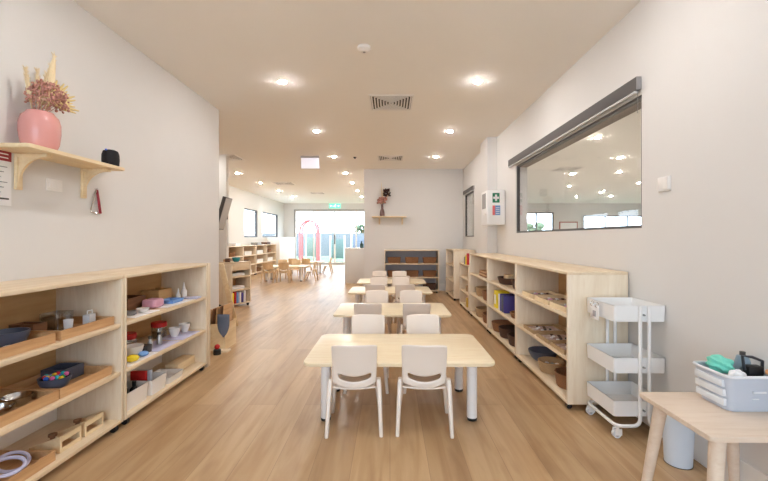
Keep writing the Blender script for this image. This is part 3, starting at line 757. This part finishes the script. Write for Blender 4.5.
# left near unit, bottom
tray((-2.02, 1.90, Z1), .46, .34, .055, 'wooden tray holding white rings, bottom shelf of the left unit', group=TG)
for k, (x, y, z, tilt) in enumerate(((-1.99, 2.03, .03, .5), (-1.92, 1.93, .02, .35))):
    m = MB(); mm = Matrix.Rotation(tilt, 4, 'Y')
    m.tube([mm @ Vector((.06*math.cos(a), .075*math.sin(a), 0)) for a in [2*PI*i/24 for i in range(24)]], .009, 8, closed=True)
    solo('play_ring', m, M_LILAC, (x, y, Z1+.0085+.029+.012+.034*k), 'white ring in the bottom shelf tray, %s one' % ('upper', 'lower')[k], 'ring', 'rings in the bottom tray')
for k, y in enumerate((2.27, 2.45)):
    rk = thing('wooden_rack', 'small sloping wooden rack on the bottom left shelf, %s one' % ('left', 'right')[k], 'rack', (-1.97, y, Z1), 0, 'wooden racks on the bottom shelf')
    for s in (-1, 1):
        MB().prism([(-.09, 0), (.09, 0), (.09, .09), (.075, .09), (-.09, .03)], s*.07-.006, s*.07+.006, mat=Matrix(((1, 0, 0, 0), (0, 0, 1, 0), (0, 1, 0, 0), (0, 0, 0, 1)))).build('side_panel', PINE, rk)
    MB().box(.078, .09, -.064, .064, .06, .09).box(.078, .09, -.064, .064, .0, .02).build('front_rail', PINE, rk)
    MB().box(-.09, .078, -.064, .064, .0, .01).build('base', TRAY, rk)
    solo('wooden_spool', MB().lathe([(0, 0), (.022, 0), (.022, .012), (.012, .018), (.012, .05), (.022, .056), (.022, .068), (0, .068)]), DARKWOOD, (-1.98, y-.01, Z1+.0105), 'dark wooden piece in the %s sloping rack' % ('left', 'right')[k], 'spool')
# left second unit, upper shelf
flatmat((-1.93, 2.93, Z3), .30, .18, M_PAPER, 'white mat at the near end of the upper shelf with jars')
bowl(M_GREYDISH, .045, .03, (-1.93, 2.87, Z3+.0045), 'little grey dish on the white mat, left one')
bowl(M_WHITE, .045, .03, (-1.92, 2.99, Z3+.0045), 'little white dish on the white mat, right one')
tray((-2.14, 3.13, Z3), .22, .17, .10, 'dark brown open box at the back of the second left unit, upper shelf', m=DARKWOOD, name='storage_box', cat='box')
flatmat((-1.945, 3.4, Z3), .42, .2, M_PAPER, 'white paper mat under the blue tray')
solo('pink_case', MB().box(-.06, .06, -.065, .065, 0, .07, .02, 3), M_PINK, (-1.97, 3.2, Z3+.0045), 'pink rounded case on the upper shelf of the second left unit', 'case')
tray((-2.14, 3.53, Z3), .2, .16, .11, 'tan open box behind the blue tray', m=PLYBACK, name='storage_box', cat='box')
solo('blue_tray', MB().opentray(-.07, .07, -.09, .09, 0, .03, .006, flare=.012), M_BLUE, (-1.955, 3.44, Z3+.0045), 'light blue tray on the white paper mat', 'tray')
for k, (y, h, r) in enumerate(((3.6, .09, .02), (3.7, .13, .027))):
    bt = thing('squeeze_bottle', 'white nozzle bottle on the upper shelf, %s one' % ('smaller', 'taller')[k], 'bottle', (-1.98, y, Z3))
    MB().lathe([(0, 0), (r, 0), (r, h*.55), (r*.6, h*.68), (0, h*.68)]).build('body', M_WHITE, bt)
    MB().lathe([(r*.55, h*.68), (r*.5, h*.75), (.003, h*1.2), (0, h*1.2)]).build('nozzle', M_PAPER, bt)
solo('blue_cloth', MB().box(-.07, .07, -.05, .05, 0, .015, .006), M_LILAC, (-1.90, 3.69, Z3), 'folded pale lilac cloth at the far end of the upper shelf', 'cloth')
# mid shelf
for k, (x, y) in enumerate(((-2.1, 3.08), (-2.1, 3.50))):
    j = thing('glass_jar', 'glass jar with a red lid, %s one on the middle shelf' % ('nearer', 'farther')[k], 'jar', (x, y, Z2))
    MB().lathe([(0, 0), (.056, 0), (.062, .01), (.062, .085), (.055, .1), (.05, .1), (.055, .085), (.055, .012), (0, .008)]).build('body', CLEAR, j)
    MB().lathe([(0, .1), (.062, .1), (.064, .105), (.064, .135), (.058, .142), (0, .142)]).build('lid', M_RED, j)
    solo('dry_goods', MB().lathe([(0, .009), (.053, .013), (.053, .06), (0, .065)]), PLYBACK, (x, y, Z2), 'tan contents inside the %s red lidded jar' % ('nearer', 'farther')[k], 'contents')
flatmat((-1.93, 2.87, Z2), .34, .2, M_PAPER, 'white mat under the white mixing bowl')
flatmat((-1.95, 3.22, Z2), .32, .22, M_LILAC, 'lilac mat under the two little bottles')
flatmat((-1.95, 3.57, Z2), .32, .22, M_LILAC, 'lilac mat under the two white cups')
for k, (x, y) in enumerate(((-1.97, 3.52), (-1.97, 3.69))):
    c = thing('tea_cup', 'white cup on the lilac mat, %s one' % ('nearer', 'farther')[k], 'cup', (x, y, Z2+.0045), 0, 'white cups on the middle shelf')
    MB().lathe([(0, 0), (.025, 0), (.03, .01), (.046, .05), (.05, .08), (.046, .08), (.042, .05), (.027, .014), (0, .01)]).build('body', M_WHITE, c)
    MB().tube([(0, .045, .065), (0, .068, .06), (0, .07, .035), (0, .038, .025)], .005, 8).build('handle', M_WHITE, c)
for k, (x, y) in enumerate(((-1.95, 3.13), (-1.96, 3.27))):
    c = thing('glass_bottle', 'little glass bottle with a dark cap, %s one' % ('nearer', 'farther')[k], 'bottle', (x, y, Z2+.0045), 0, 'little bottles on the middle shelf')
    MB().lathe([(0, 0), (.02, 0), (.02, .055), (.012, .07), (.012, .08), (0, .08)]).build('body', M_ALU, c)
    MB().lathe([(0, .08), (.014, .08), (.014, .1), (0, .1)]).build('cap', M_DARK, c)
bowl(M_WHITE, .07, .08, (-1.955, 2.93, Z2+.0045), 'white mixing bowl at the near end of the middle shelf')
solo('yellow_sponge', MB().ball((0, 0, .025), .045, 3, (1, 1, .55)), M_YELLOW, (-1.875, 2.80, Z2+.0045), 'yellow sponge on the white mat', 'sponge')
solo('blue_sponge', MB().ball((0, 0, .02), .035, 3, (1, 1, .55)), M_BLUE, (-1.875, 2.93, Z2+.0045), 'light blue sponge on the white mat', 'sponge')
solo('small_box', MB().box(-.04, .04, -.03, .03, 0, .06, .006), M_DARK, (-1.93, 3.03, Z2+.0045), 'dark little box beside the white mixing bowl', 'box')
# bottom shelf
def tub(loc, L, D, h, label, m=M_WHITE):
    return solo('plastic_tub', MB().opentray(-D/2, D/2, -L/2, L/2, 0, h, .005, flare=.01, bev=.012), m, loc, label, 'tub', 'white tubs on the bottom shelf')
tub((-1.99, 2.83, Z1), .25, .28, .13, 'white tub with black items, nearest on the bottom shelf')
tub((-1.97, 3.09, Z1), .2, .25, .12, 'white tub with a red item, in the middle of the bottom shelf')
tub((-1.96, 3.34, Z1), .24, .22, .055, 'low white tray beyond the tubs on the bottom shelf')
for k, (x, y, h) in enumerate(((-1.965, 2.84, .17), (-1.92, 2.89, .15), (-2.03, 2.90, .18))):
    solo('black_bottle', MB().lathe([(0, 0), (.025, 0), (.03, .02), (.03, h*.6), (.012, h*.75), (.014, h), (0, h)]), M_BLACK, (x, y, Z1+.0055), 'black bottle in the nearest white tub, %s' % ('tallest', 'front one', 'rear one')[k], 'bottle')
solo('red_book', MB().box(-.06, .06, -.012, .012, 0, .17, .002), M_RED, (-1.99, 3.05, Z1+.0055), 'red book standing in the middle tub', 'book')
solo('grey_book', MB().box(-.06, .06, -.012, .012, 0, .16, .002), M_TUB, (-1.98, 3.1, Z1+.0055), 'grey book beside the red book in the tub', 'book')
solo('wooden_box', MB().box(-.06, .06, -.15, .15, 0, .075, .003), PINE, (-1.99, 3.655, Z1), 'plain closed wooden box at the far end of the bottom shelf', 'box')

# far low unit
def onu(x, y, z): c, n = math.cos(UMR), math.sin(UMR); return (-2.996+x*c-y*n, 7.395+x*n+y*c, z)
tb_ = bowl(M_DTEAL, .075, .085, onu(.08, -.02, .845), 'teal bowl on top of the low shelf past the wall corner')
for k, (x, y, h, m) in enumerate(((.02, -.16, .07, M_BROWN), (-.1, -.1, .05, TRAY), (-.06, .13, .07, M_BROWN))):
    solo('wooden_toy', MB().prism([(-.04, -.03), (.04, -.03), (.03, .03), (-.03, .03)], 0, h, bev=.004), m, onu(x, y, .845), '%s wooden toy on the low shelf top' % ('dark brown nearest', 'tan middle', 'dark brown farthest')[k], 'toy')
for k, (y, h, m) in enumerate(((-.17, .2, M_YELLOW), (-.115, .22, M_RED), (-.06, .2, M_BLUE), (0, .21, M_PAPER), (.055, .18, M_PURPLE), (.11, .22, M_PAPER))):
    solo('picture_book', MB().box(-.07, .07, -.02, .02, 0, h, .002), m, onu(.1, y, .07), '%s book on the bottom of the low shelf' % ('yellow', 'red', 'blue', 'first white', 'violet', 'second white')[k], 'book', 'books on the low shelf', UMR)
for k, z in enumerate((.33, .58)):
    solo('paper_stack', MB().box(-.1, .1, -.14, .14, 0, .05, .004), M_PAPER, onu(.03, 0, z), 'white paper stack on the %s board of the low shelf' % ('middle', 'upper')[k], 'paper', None, UMR)
# far shelf row contents
for i in range(4):
    for j, z in enumerate((Z1, Z2, Z3)):
        yy = 11.85+i*1.2
        nm = ('first', 'second', 'third', 'fourth')[i]; lv = ('bottom', 'middle', 'top')[j]
        if (i+j) % 3 == 2:
            basket(RATTAN, .17, .13, (-4.95, yy, z), 'tan basket on the %s board of the %s far shelf unit' % (lv, nm), 1.6)
        else:
            solo('white_box', MB().opentray(-.15, .15, -.32, .32, 0, .13, .008, flare=.01), M_WHITE, (-4.95, yy, z), 'white box on the %s board of the %s far shelf unit' % (lv, nm), 'box')
for k, (y, m) in enumerate(((14.3, M_GREY), (15.4, M_BROWN), (12.3, M_TUBPALE))):
    solo('display_tray', MB().opentray(-.12, .12, -.2, .2, 0, .09, .01), m, (-4.97, y, 1.045), '%s tray on top of the far shelves' % ('grey', 'brown', 'pale')[k], 'tray')

# ------------------------------------------------------------------ right units contents
def rtray(x, y, z, L, D, lab, mm=PATTERN, rim=PINE, h=.035):
    t = thing('shallow_tray', lab, 'tray', (x, y, z))
    MB().opentray(-D/2, D/2, -L/2, L/2, 0, h, .01, .006).build('rim', rim, t)
    MB().box(-D/2+.012, D/2-.012, -L/2+.012, L/2-.012, .0065, .0145).build('lining', mm, t)
    return t
def bits(x, y, z, n, cols, nm, lab, cat, sp=.08, r=.014):
    for k in range(n):
        a = k*2.4; q = sp*((k+.5)/n)**.5
        solo(nm, MB().ball((0, 0, r*.6), r, 2, (1, 1.3, .6)), cols[k % len(cols)], (x+q*math.cos(a), y+q*math.sin(a)*1.2, z), lab, cat, lab)
NM = ('nearest', 'middle', 'farthest')
for k, y in enumerate((3.13, 3.47, 3.81)):
    rtray(1.50, y, Z3, .3, .28, '%s shallow tray on the upper shelf beside the trolley' % NM[k], h=.04)
    bits(1.49, y, Z3+.0146, 9, [M_PAPER, M_PINK, M_BROWN], 'shell_piece', 'small pale or brown piece in the upper shelf %s tray' % NM[k], 'shell', .09)
for k, y in enumerate((3.12, 3.42, 3.76)):
    rtray(1.50, y, Z2, .27, .30, '%s shallow tray on the middle shelf beside the trolley' % NM[k], rim=RATTANL, h=.03)
    bits(1.49, y, Z2+.0146, 8, [M_BROWN, M_PAPER, M_DARK], 'stone_piece', 'small dark or pale piece in the middle shelf %s tray' % NM[k], 'stone', .08)
bowl(M_NAVY, .14, .10, (1.54, 3.88, Z1), 'wide navy basin on the bottom shelf beside the trolley', 'basin', 'basin')
basket(RATTANL, .12, .10, (1.49, 3.55, Z1), 'light tan basket on the bottom shelf beside the navy basin')
bits(1.49, 3.55, Z1+.014, 7, [M_GREY, M_PAPER], 'pebble', 'pale pebble at the bottom of the light tan basket', 'pebble', .05, .02)
bits(1.49, 3.55, Z1+.042, 9, [M_PAPER, M_GREY], 'pebble', 'pale pebble in the light tan basket', 'pebble', .07, .02)
basket(RATTAN, .12, .12, (1.49, 3.19, Z1), 'brown basket at the near end of the bottom right shelf')
basket(RATTAND, .16, .08, (1.53, 4.88, Z3), 'dark shallow basket on the upper shelf of the middle right unit', 1.3)
for k, (y, x) in enumerate(((4.83, 1.50), (4.94, 1.51), (4.87, 1.585))):
    solo('wooden_block', MB().box(-.04, .04, -.05, .05, 0, .10, .006), (PINE, TRAY, PINE)[k], (x, y, Z3+.0125), '%s wooden block in the dark shallow basket' % ('pale front', 'tan', 'pale rear')[k], 'block')
basket(RATTAND, .15, .09, (1.54, 4.4, Z3), 'dark round basket near the divider on the upper middle right unit', 1.0)
yb = thing('yellow_box', 'bright yellow box on the middle shelf of the middle right unit', 'box', (1.45, 5.0, Z2))
MB().box(-.085, .085, -.06, .06, 0, .22, .003).build('body', M_YELLOW, yb)
MB().box(-.0862, -.0852, -.035, .03, .05, .17).box(-.03, .05, -.0612, -.0602, .05, .15).build('label_patch', M_PAPER, yb)
for k, (y, m, c) in enumerate(((4.85, M_PAPER, 'white'), (4.78, M_PURPLE, 'violet'), (4.71, M_NAVY, 'navy'), (4.64, M_PURPLE, 'second violet'))):
    solo('picture_book', MB().box(-.09, .09, -.025, .025, 0, .2+.01*(k % 2), .003), m, (1.46, y, Z2), '%s book beside the yellow box' % c, 'book', 'books beside the yellow box')
basket(RATTAN, .14, .06, (1.5, 4.36, Z2), 'low brown basket near the books in the middle right unit')
for k, (y, m) in enumerate(((4.42, RATTAND), (4.78, RATTAND), (5.1, RATTAN))):
    basket(m, .15, .12, (1.5, y, Z1), '%s basket on the bottom shelf of the middle right unit' % NM[k], 1.0)
for k in range(4):
    solo('flat_tray', MB().opentray(-.14, .14, -.2, .2, 0, .022, .008, .006), (RATTAN, TRAY)[k % 2], (1.52, 5.75, Z3+k*.0225), '%s tray in the stack on the upper shelf below the cabinet' % ('lowest', 'second', 'third', 'topmost')[k], 'tray', 'stacked trays')
for z, lv in ((Z2, 'middle'), (Z1, 'bottom')):
    for k, y in enumerate((5.6, 6.05)):
        basket((RATTAN, RATTANL)[k], .16, .13, (1.5, y, z), '%s basket on the %s shelf below the first aid cabinet' % (NM[k*2], lv), 1.1)
# on the narrow unit
for k, (y, h, m) in enumerate(((6.74, .20, M_RED), (6.84, .16, M_YELLOW), (6.95, .13, M_NAVY))):
    solo('standing_toy', MB().prism(rrect(-.035, .035, -.035, .035, .015), 0, h, bev=.01), m, (1.378, y, .83), '%s toy on top of the narrow shelf unit' % ('red', 'yellow', 'dark blue')[k], 'toy')
solo('yellow_folder', MB().box(-.08, .08, -.04, .04, 0, .16, .004), plain('ochre', rgb(214, 180, 70), .5), (1.44, 6.85, .07), 'ochre folder on the bottom of the narrow shelf unit', 'folder')
basket(RATTANL, .09, .10, (1.46, 7.0, .33), 'small light basket in the narrow shelf unit')
# back wall shelf baskets
for j, z in enumerate((.70, .38, .07)):
    for k, x in enumerate((.10, .52, .94)):
        if j == 2 and k == 0: continue
        lv = ('upper', 'middle', 'bottom')[j]; ps = ('left', 'centre', 'right')[k]
        nb = solo('woven_basket', MB().opentray(-.16, .16, -.13, .13, 0, .14, .012, flare=.02, bev=.02), (RATTAN, RATTAN, RATTAND)[j], (x, 9.2, z), '%s woven basket on the %s board of the back wall shelf' % (ps, lv), 'basket', 'baskets on the back wall shelf')
solo('flat_basket', MB().opentray(-.1, .1, -.1, .1, 0, .1, .012, flare=.02), RATTAN, (1.53, 8.3, Z1), 'small basket in the far right corner unit, bottom board', 'basket')

# back wall shelf with vase
bs = thing('wall_shelf', 'small pale wall shelf on the back wall holding dried flowers', 'shelf', (0.0, YB, 1.83))
MB().box(-.44, .40, -.2, -.001, -.03, 0, .003).build('board', PINE, bs)
for x in (-.26, .30):
    MB().box(x-.02, x+.02, -.02, -.001, -.2, -.0305).prism([(-.02, -.0305), (-.17, -.0305), (-.165, -.05), (-.02, -.18)], x-.008, x+.008, mat=Matrix(((0, 0, 1, 0), (1, 0, 0, 0), (0, 1, 0, 0), (0, 0, 0, 1)))).build('bracket', PINE, bs)
solo('bud_vase', MB().lathe([(0, 0), (.052, 0), (.063, .04), (.057, .11), (.03, .19), (.026, .26), (.035, .29), (.03, .29), (.02, .26), (.024, .19), (0, .1)]), M_BRONZE, (-.19, YB-.1, 1.83), 'slim mauve bottle vase on the back wall shelf', 'vase')
bf = thing('dried_flower_bouquet', 'dark and pink dried flowers in the slim back wall vase', 'flowers', (-.19, YB-.1, 2.075))
f1 = MB()
for k in range(60):
    a = random.random()*6.28; r = .105*random.random()**.5
    f1.ball((-.01+r*math.cos(a)*1.1, r*math.sin(a)*.6, .07+.14*random.random()), .024, 1)
f1.tube([(0, 0, 0), (0, 0, .1)], .006, 6)
f1.build('pink_flower_head', M_DRIEDRED, bf)
f2 = MB()
for k in range(50):
    a = random.random()*6.28; r = .085*random.random()**.5
    f2.ball((.11+r*math.cos(a), r*math.sin(a)*.6, .25+.17*random.random()), .022, 1)
f2.tube([(.01, 0, .02), (.11, 0, .3)], .005, 6)
f2.build('dark_flower_head', M_DRIEDDARK, bf)
for dx, ln in ((-.02, .58), (.2, .40), (.03, .48)):
    f3 = MB().tube([(0, 0, .05), (dx*.6, .02, ln*.6), (dx, .02, ln)], [.004, .012, .003], 6)
    f3.build('grass_stem', M_PAMPAS, bf)

# ------------------------------------------------------------------ right wall things
fa = thing('first_aid_cabinet', 'white first aid cabinet with a green cross sign on the wall column', 'cabinet', (1.6535, 6.19, 1.506))
MB().box(-.1425, .1425, -.186, .186, 0, .54, .012).build('body', M_METALW, fa)
MB().box(-.055, .055, -.1885, -.1865, .345, .495).build('sign', M_GREENSIGN, fa)
MB().box(-.016, .016, -.190, -.189, .37, .47).box(-.045, .045, -.190, -.189, .403, .437).build('cross', M_PAPER, fa)
pz = MB().box(-.055, -.015, -.1885, -.1865, .15, .30).build('red_card', plain('card_red', rgb(226, 110, 110), .6), fa)
MB().box(-.015, .065, -.1885, -.1865, .15, .30).build('blue_card', plain('card_blue', rgb(110, 150, 200), .6), fa)
ln = MB()
for k in range(4): ln.box(-.005, .055, -.190, -.189, .17+k*.03, .178+k*.03)
ln.build('card_lines', M_PAPER, fa)
MB().box(-.145, -.143, -.12, .12, .26, .50).build('side_vent', M_GREY, fa)
MB().cyl((-.143, -.12, .17), (-.165, -.12, .17), .012).build('knob', M_WHITE, fa)
ws2 = thing('light_switch', 'white switch box on the right wall beside the big window', 'switch', (XR, 2.52, 1.655))
MB().box(-.012, 0, -.055, .055, -.05, .045, .004).build('plate', M_WHITE, ws2)
MB().box(-.02, -.012, -.05, -.01, -.04, .04, .002).build('rocker', M_WHITE, ws2)

# trolley
ct = thing('utility_trolley', 'white three-tier metal trolley beside the right wall', 'trolley', (1.622, 2.675, 0))
def fillet(pts, r, n=6):
    pts = [Vector(p) for p in pts]; out = [pts[0]]
    for p, q, e in zip(pts, pts[1:], pts[2:]):
        a = q+(p-q).normalized()*r; c = q+(e-q).normalized()*r
        for k in range(n+1):
            t = k/n; out.append(a*(1-t)**2+q*2*t*(1-t)+c*t*t)
    return out+[pts[-1]]
for z, h in ((.755, .105), (.42, .10), (.14, .10)):
    MB().opentray(-.168, .170, -.175, .178, z, z+h, .004, .006, flare=.003, bev=.012).build('tray', M_METALW, ct)
for x, e in ((-.006, -.160), (.052, .158)):
    MB().tube(fillet([(x, -.188, .855), (x, -.188, .085), (e, -.188, .085), (e, .188, .085), (x, .188, .085), (x, .188, .855)], .05), .0115, 10).build('frame_tube', M_METALW, ct)
for sy in (-1, 1):
    for z in (.80, .46, .18):
        MB().cyl((.023, sy*.176, z), (.023, sy*.190, z), .006, .006, 12).build('bolt', M_GREY, ct)
for sx in (-.14, .135):
    for sy in (-.165, .165):
        c = MB().cyl((sx, sy, .06), (sx, sy, .08), .012).box(sx-.022, sx+.022, sy-.018, sy-.013, .02, .062).box(sx-.022, sx+.022, sy+.013, sy+.018, .02, .062).build('caster', M_METALW, ct)
        MB().cyl((sx-.006, sy-.012, .027), (sx-.006, sy+.012, .027), .027, .027, 24).build('wheel', M_TUBPALE, c)
        MB().cyl((sx-.006, sy-.0125, .027), (sx-.006, sy+.0125, .027), .016).build('hub', M_GREY, c)
lb = thing('hanging_card', 'small white label card clipped on the trolley\'s top tray', 'label card', (1.4375, 2.70, .75))
MB().box(-.004, -.001, -.055, .055, -.02, .075, .001).build('card', M_PAPER, lb)
MB().box(-.006, -.0045, -.02, .02, .0, .04).build('printed_mark', plain('drawn_grey', rgb(170, 165, 170), .7), lb)
for y in (-.03, .03): MB().tube([(-.004+.012*math.cos(a), y, .085+.018*math.sin(a)) for a in [2*PI*i/12 for i in range(12)]], .0025, 6, closed=True).build('ring', M_STEEL, lb)

# low table at the right
st = thing('low_table', 'small pale wooden table at the right wall holding the plastic tub', 'table', (1.54, 1.7725, 0))
MB().prism(rrect(-.25, .25, -.2275, .2275, .015), .478, .5, bev=.005).build('tabletop', STOOL, st)
for sx in (-1, 1):
    for sy in (-1, 1):
        MB().cyl((sx*.232, sy*.205, 0), (sx*.172, sy*.165, .4775), .021, .031, 24).build('leg', STOOL, st)
tubx = thing('plastic_tote', 'grey and white plastic tote of supplies on the low wooden table', 'tote', (1.665, 1.865, .5))
MB().opentray(-.125, .125, -.115, .10, 0, .165, .006, .006, flare=.02, bev=.03).build('body', M_TUB, tubx)
MB().opentray(-.132, .132, -.107, .107, .125, .145, .012, 0.012, bev=.03).build('rim', M_TUBPALE, tubx) if False else None
rim = MB().tube([(x, y, .165) for x, y in rrect(-.128, .128, -.118, .103, .035, 5)], .007, 8, closed=True).build('rim', M_TUBPALE, tubx)
ban = MB()
for k in range(3): ban.box(-.1235+.004*(2-k)-.008, -.108, -.085, .075, .022+k*.044, .054+k*.044, .002)
ban.build('side_panels', M_TUBPALE, tubx)
mk = MB().box(-.01, .05, -.113, -.108, .09, .097).box(-.01, .02, -.109, -.104, .06, .064)
mk.build('embossed_marks', M_TUBPALE, tubx)
tl_ = MB()
b = bmesh.new(); bmesh.ops.create_icosphere(b, subdivisions=4, radius=1)
rnd = random.Random(3)
for v in b.verts:
    n = math.sin(v.co.x*7+1)*math.cos(v.co.y*6)*.14+math.sin(v.co.z*9+v.co.x*5)*.1
    v.co = Vector((v.co.x*.046, v.co.y*.058, v.co.z*.042))*(1+n)
tl_._join(b)
solo('teal_bag', tl_, M_TEAL, (1.607, 1.877, .682), 'crumpled teal bag on top of the plastic tote', 'bag')
bc = MB(); b = bmesh.new(); bmesh.ops.create_icosphere(b, subdivisions=4, radius=1)
for v in b.verts:
    n = math.sin(v.co.x*6+2)*math.cos(v.co.y*7+1)*.15
    v.co = Vector((v.co.x*.038, v.co.y*.022, v.co.z*.03))*(1+n)
bc._join(b)
solo('crumpled_paper', bc, M_PAPER, (1.61, 1.787, .657), 'crumpled white paper at the tote\'s left end', 'paper')
hd = thing('hand_tool', 'black tool with a looped handle sticking out of the tote', 'tool', (1.715, 1.825, .535))
MB().box(-.03, .04, -.02, .02, .0, .16, .006).build('body', M_BLACK, hd)
MB().tube([(-.035, 0, .14), (-.045, 0, .205), (.0, 0, .2), (.05, 0, .18), (.048, 0, .12)], .007, 8).build('handle', plain('charcoal', rgb(52, 54, 60), .4), hd)
sb = thing('spray_bottle', 'dusty blue bottle at the right end of the tote', 'bottle', (1.735, 1.895, .53))
MB().lathe([(0, 0), (.028, 0), (.033, .02), (.033, .16), (.024, .19), (0, .195)], sy=.9).build('body', plain('dusty_blue', rgb(140, 158, 172), .4), sb)
MB().lathe([(.012, .192), (.012, .21), (0, .21)]).build('cap', M_DARK, sb)
solo('tissue_box', MB().box(-.035, .035, -.02, .02, 0, .024, .005), plain('orange_wrap', rgb(222, 160, 110), .6), (1.755, 1.748, .673), 'orange packet resting on the tote\'s front rim', 'packet')
bn = thing('waste_bin', 'pale blue round bin on the floor under the low table\'s far edge', 'bin', (1.665, 2.225, 0))
MB().lathe([(0, 0.004), (.068, 0.004), (.082, .32), (.076, .32), (.064, .012), (0, .012)], seg=36).build('body', M_BIN, bn)
MB().lathe([(0, 0), (.070, 0), (.070, .004), (0, .004)], seg=36).build('base_ring', M_DARK, bn)

# adjoining room
pf = thing('framed_picture', 'red framed board on the adjoining room\'s far wall', 'picture', (8.75, YF-.02, 1.5))
MB().box(-.45, .45, -.015, .019, 0, .6, .004).build('frame', plain('frame_red', rgb(170, 90, 80), .5), pf)
MB().box(-.40, .40, -.02, -.0155, .05, .55).build('sheet', M_PAPER, pf)
solo('wall_cabinet', MB().box(-1.2, 1.2, -.2, .2, 0, .9, .01), M_WHITE, (10.8, YF-.25, 0), 'white low cabinet under the adjoining room\'s windows', 'cabinet')

# ------------------------------------------------------------------ light
w = bpy.data.worlds.new('sky'); S.world = w; w.use_nodes = True
bg = w.node_tree.nodes['Background']; bg.inputs['Color'].default_value = (.70, .85, 1.0, 1); bg.inputs['Strength'].default_value = 6.5
def portal(loc, rot, sx, sy):
    l = bpy.data.lights.new('daylight_opening', 'AREA'); l.shape = 'RECTANGLE'; l.size = sx; l.size_y = sy; l.cycles.is_portal = True
    o = bpy.data.objects.new('daylight_opening', l); COL.objects.link(o); o.location = loc; o.rotation_euler = rot
portal(((RO[0]+RO[1])/2, YR-.2, (RO[2]+RO[3])/2), (PI/2, 0, 0), RO[1]-RO[0], RO[3]-RO[2])       # faces +Y? area lights point -Z
portal(((DX0+DX1)/2, YF+.25, DZ/2), (-PI/2, 0, 0), DX1-DX0, DZ)
for (a, b_, z0, z1) in AW: portal(((a+b_)/2, YF+.25, (z0+z1)/2), (-PI/2, 0, 0), b_-a, z1-z0)
for (a, b_, z0, z1) in FW: portal((XFL-.2, (a+b_)/2, (z0+z1)/2), (0, -PI/2, 0), z1-z0, b_-a)
S.cycles.use_denoising = True
S.cycles.max_bounces = 10; S.cycles.diffuse_bounces = 6; S.cycles.glossy_bounces = 3; S.cycles.transparent_max_bounces = 12
S.cycles.sample_clamp_indirect = 6; S.cycles.caustics_reflective = False; S.cycles.caustics_refractive = False
S.view_settings.view_transform = 'Standard'; S.view_settings.look = 'None'; S.view_settings.gamma = 1; S.view_settings.use_curve_mapping = False
S.view_settings.exposure = 0.3
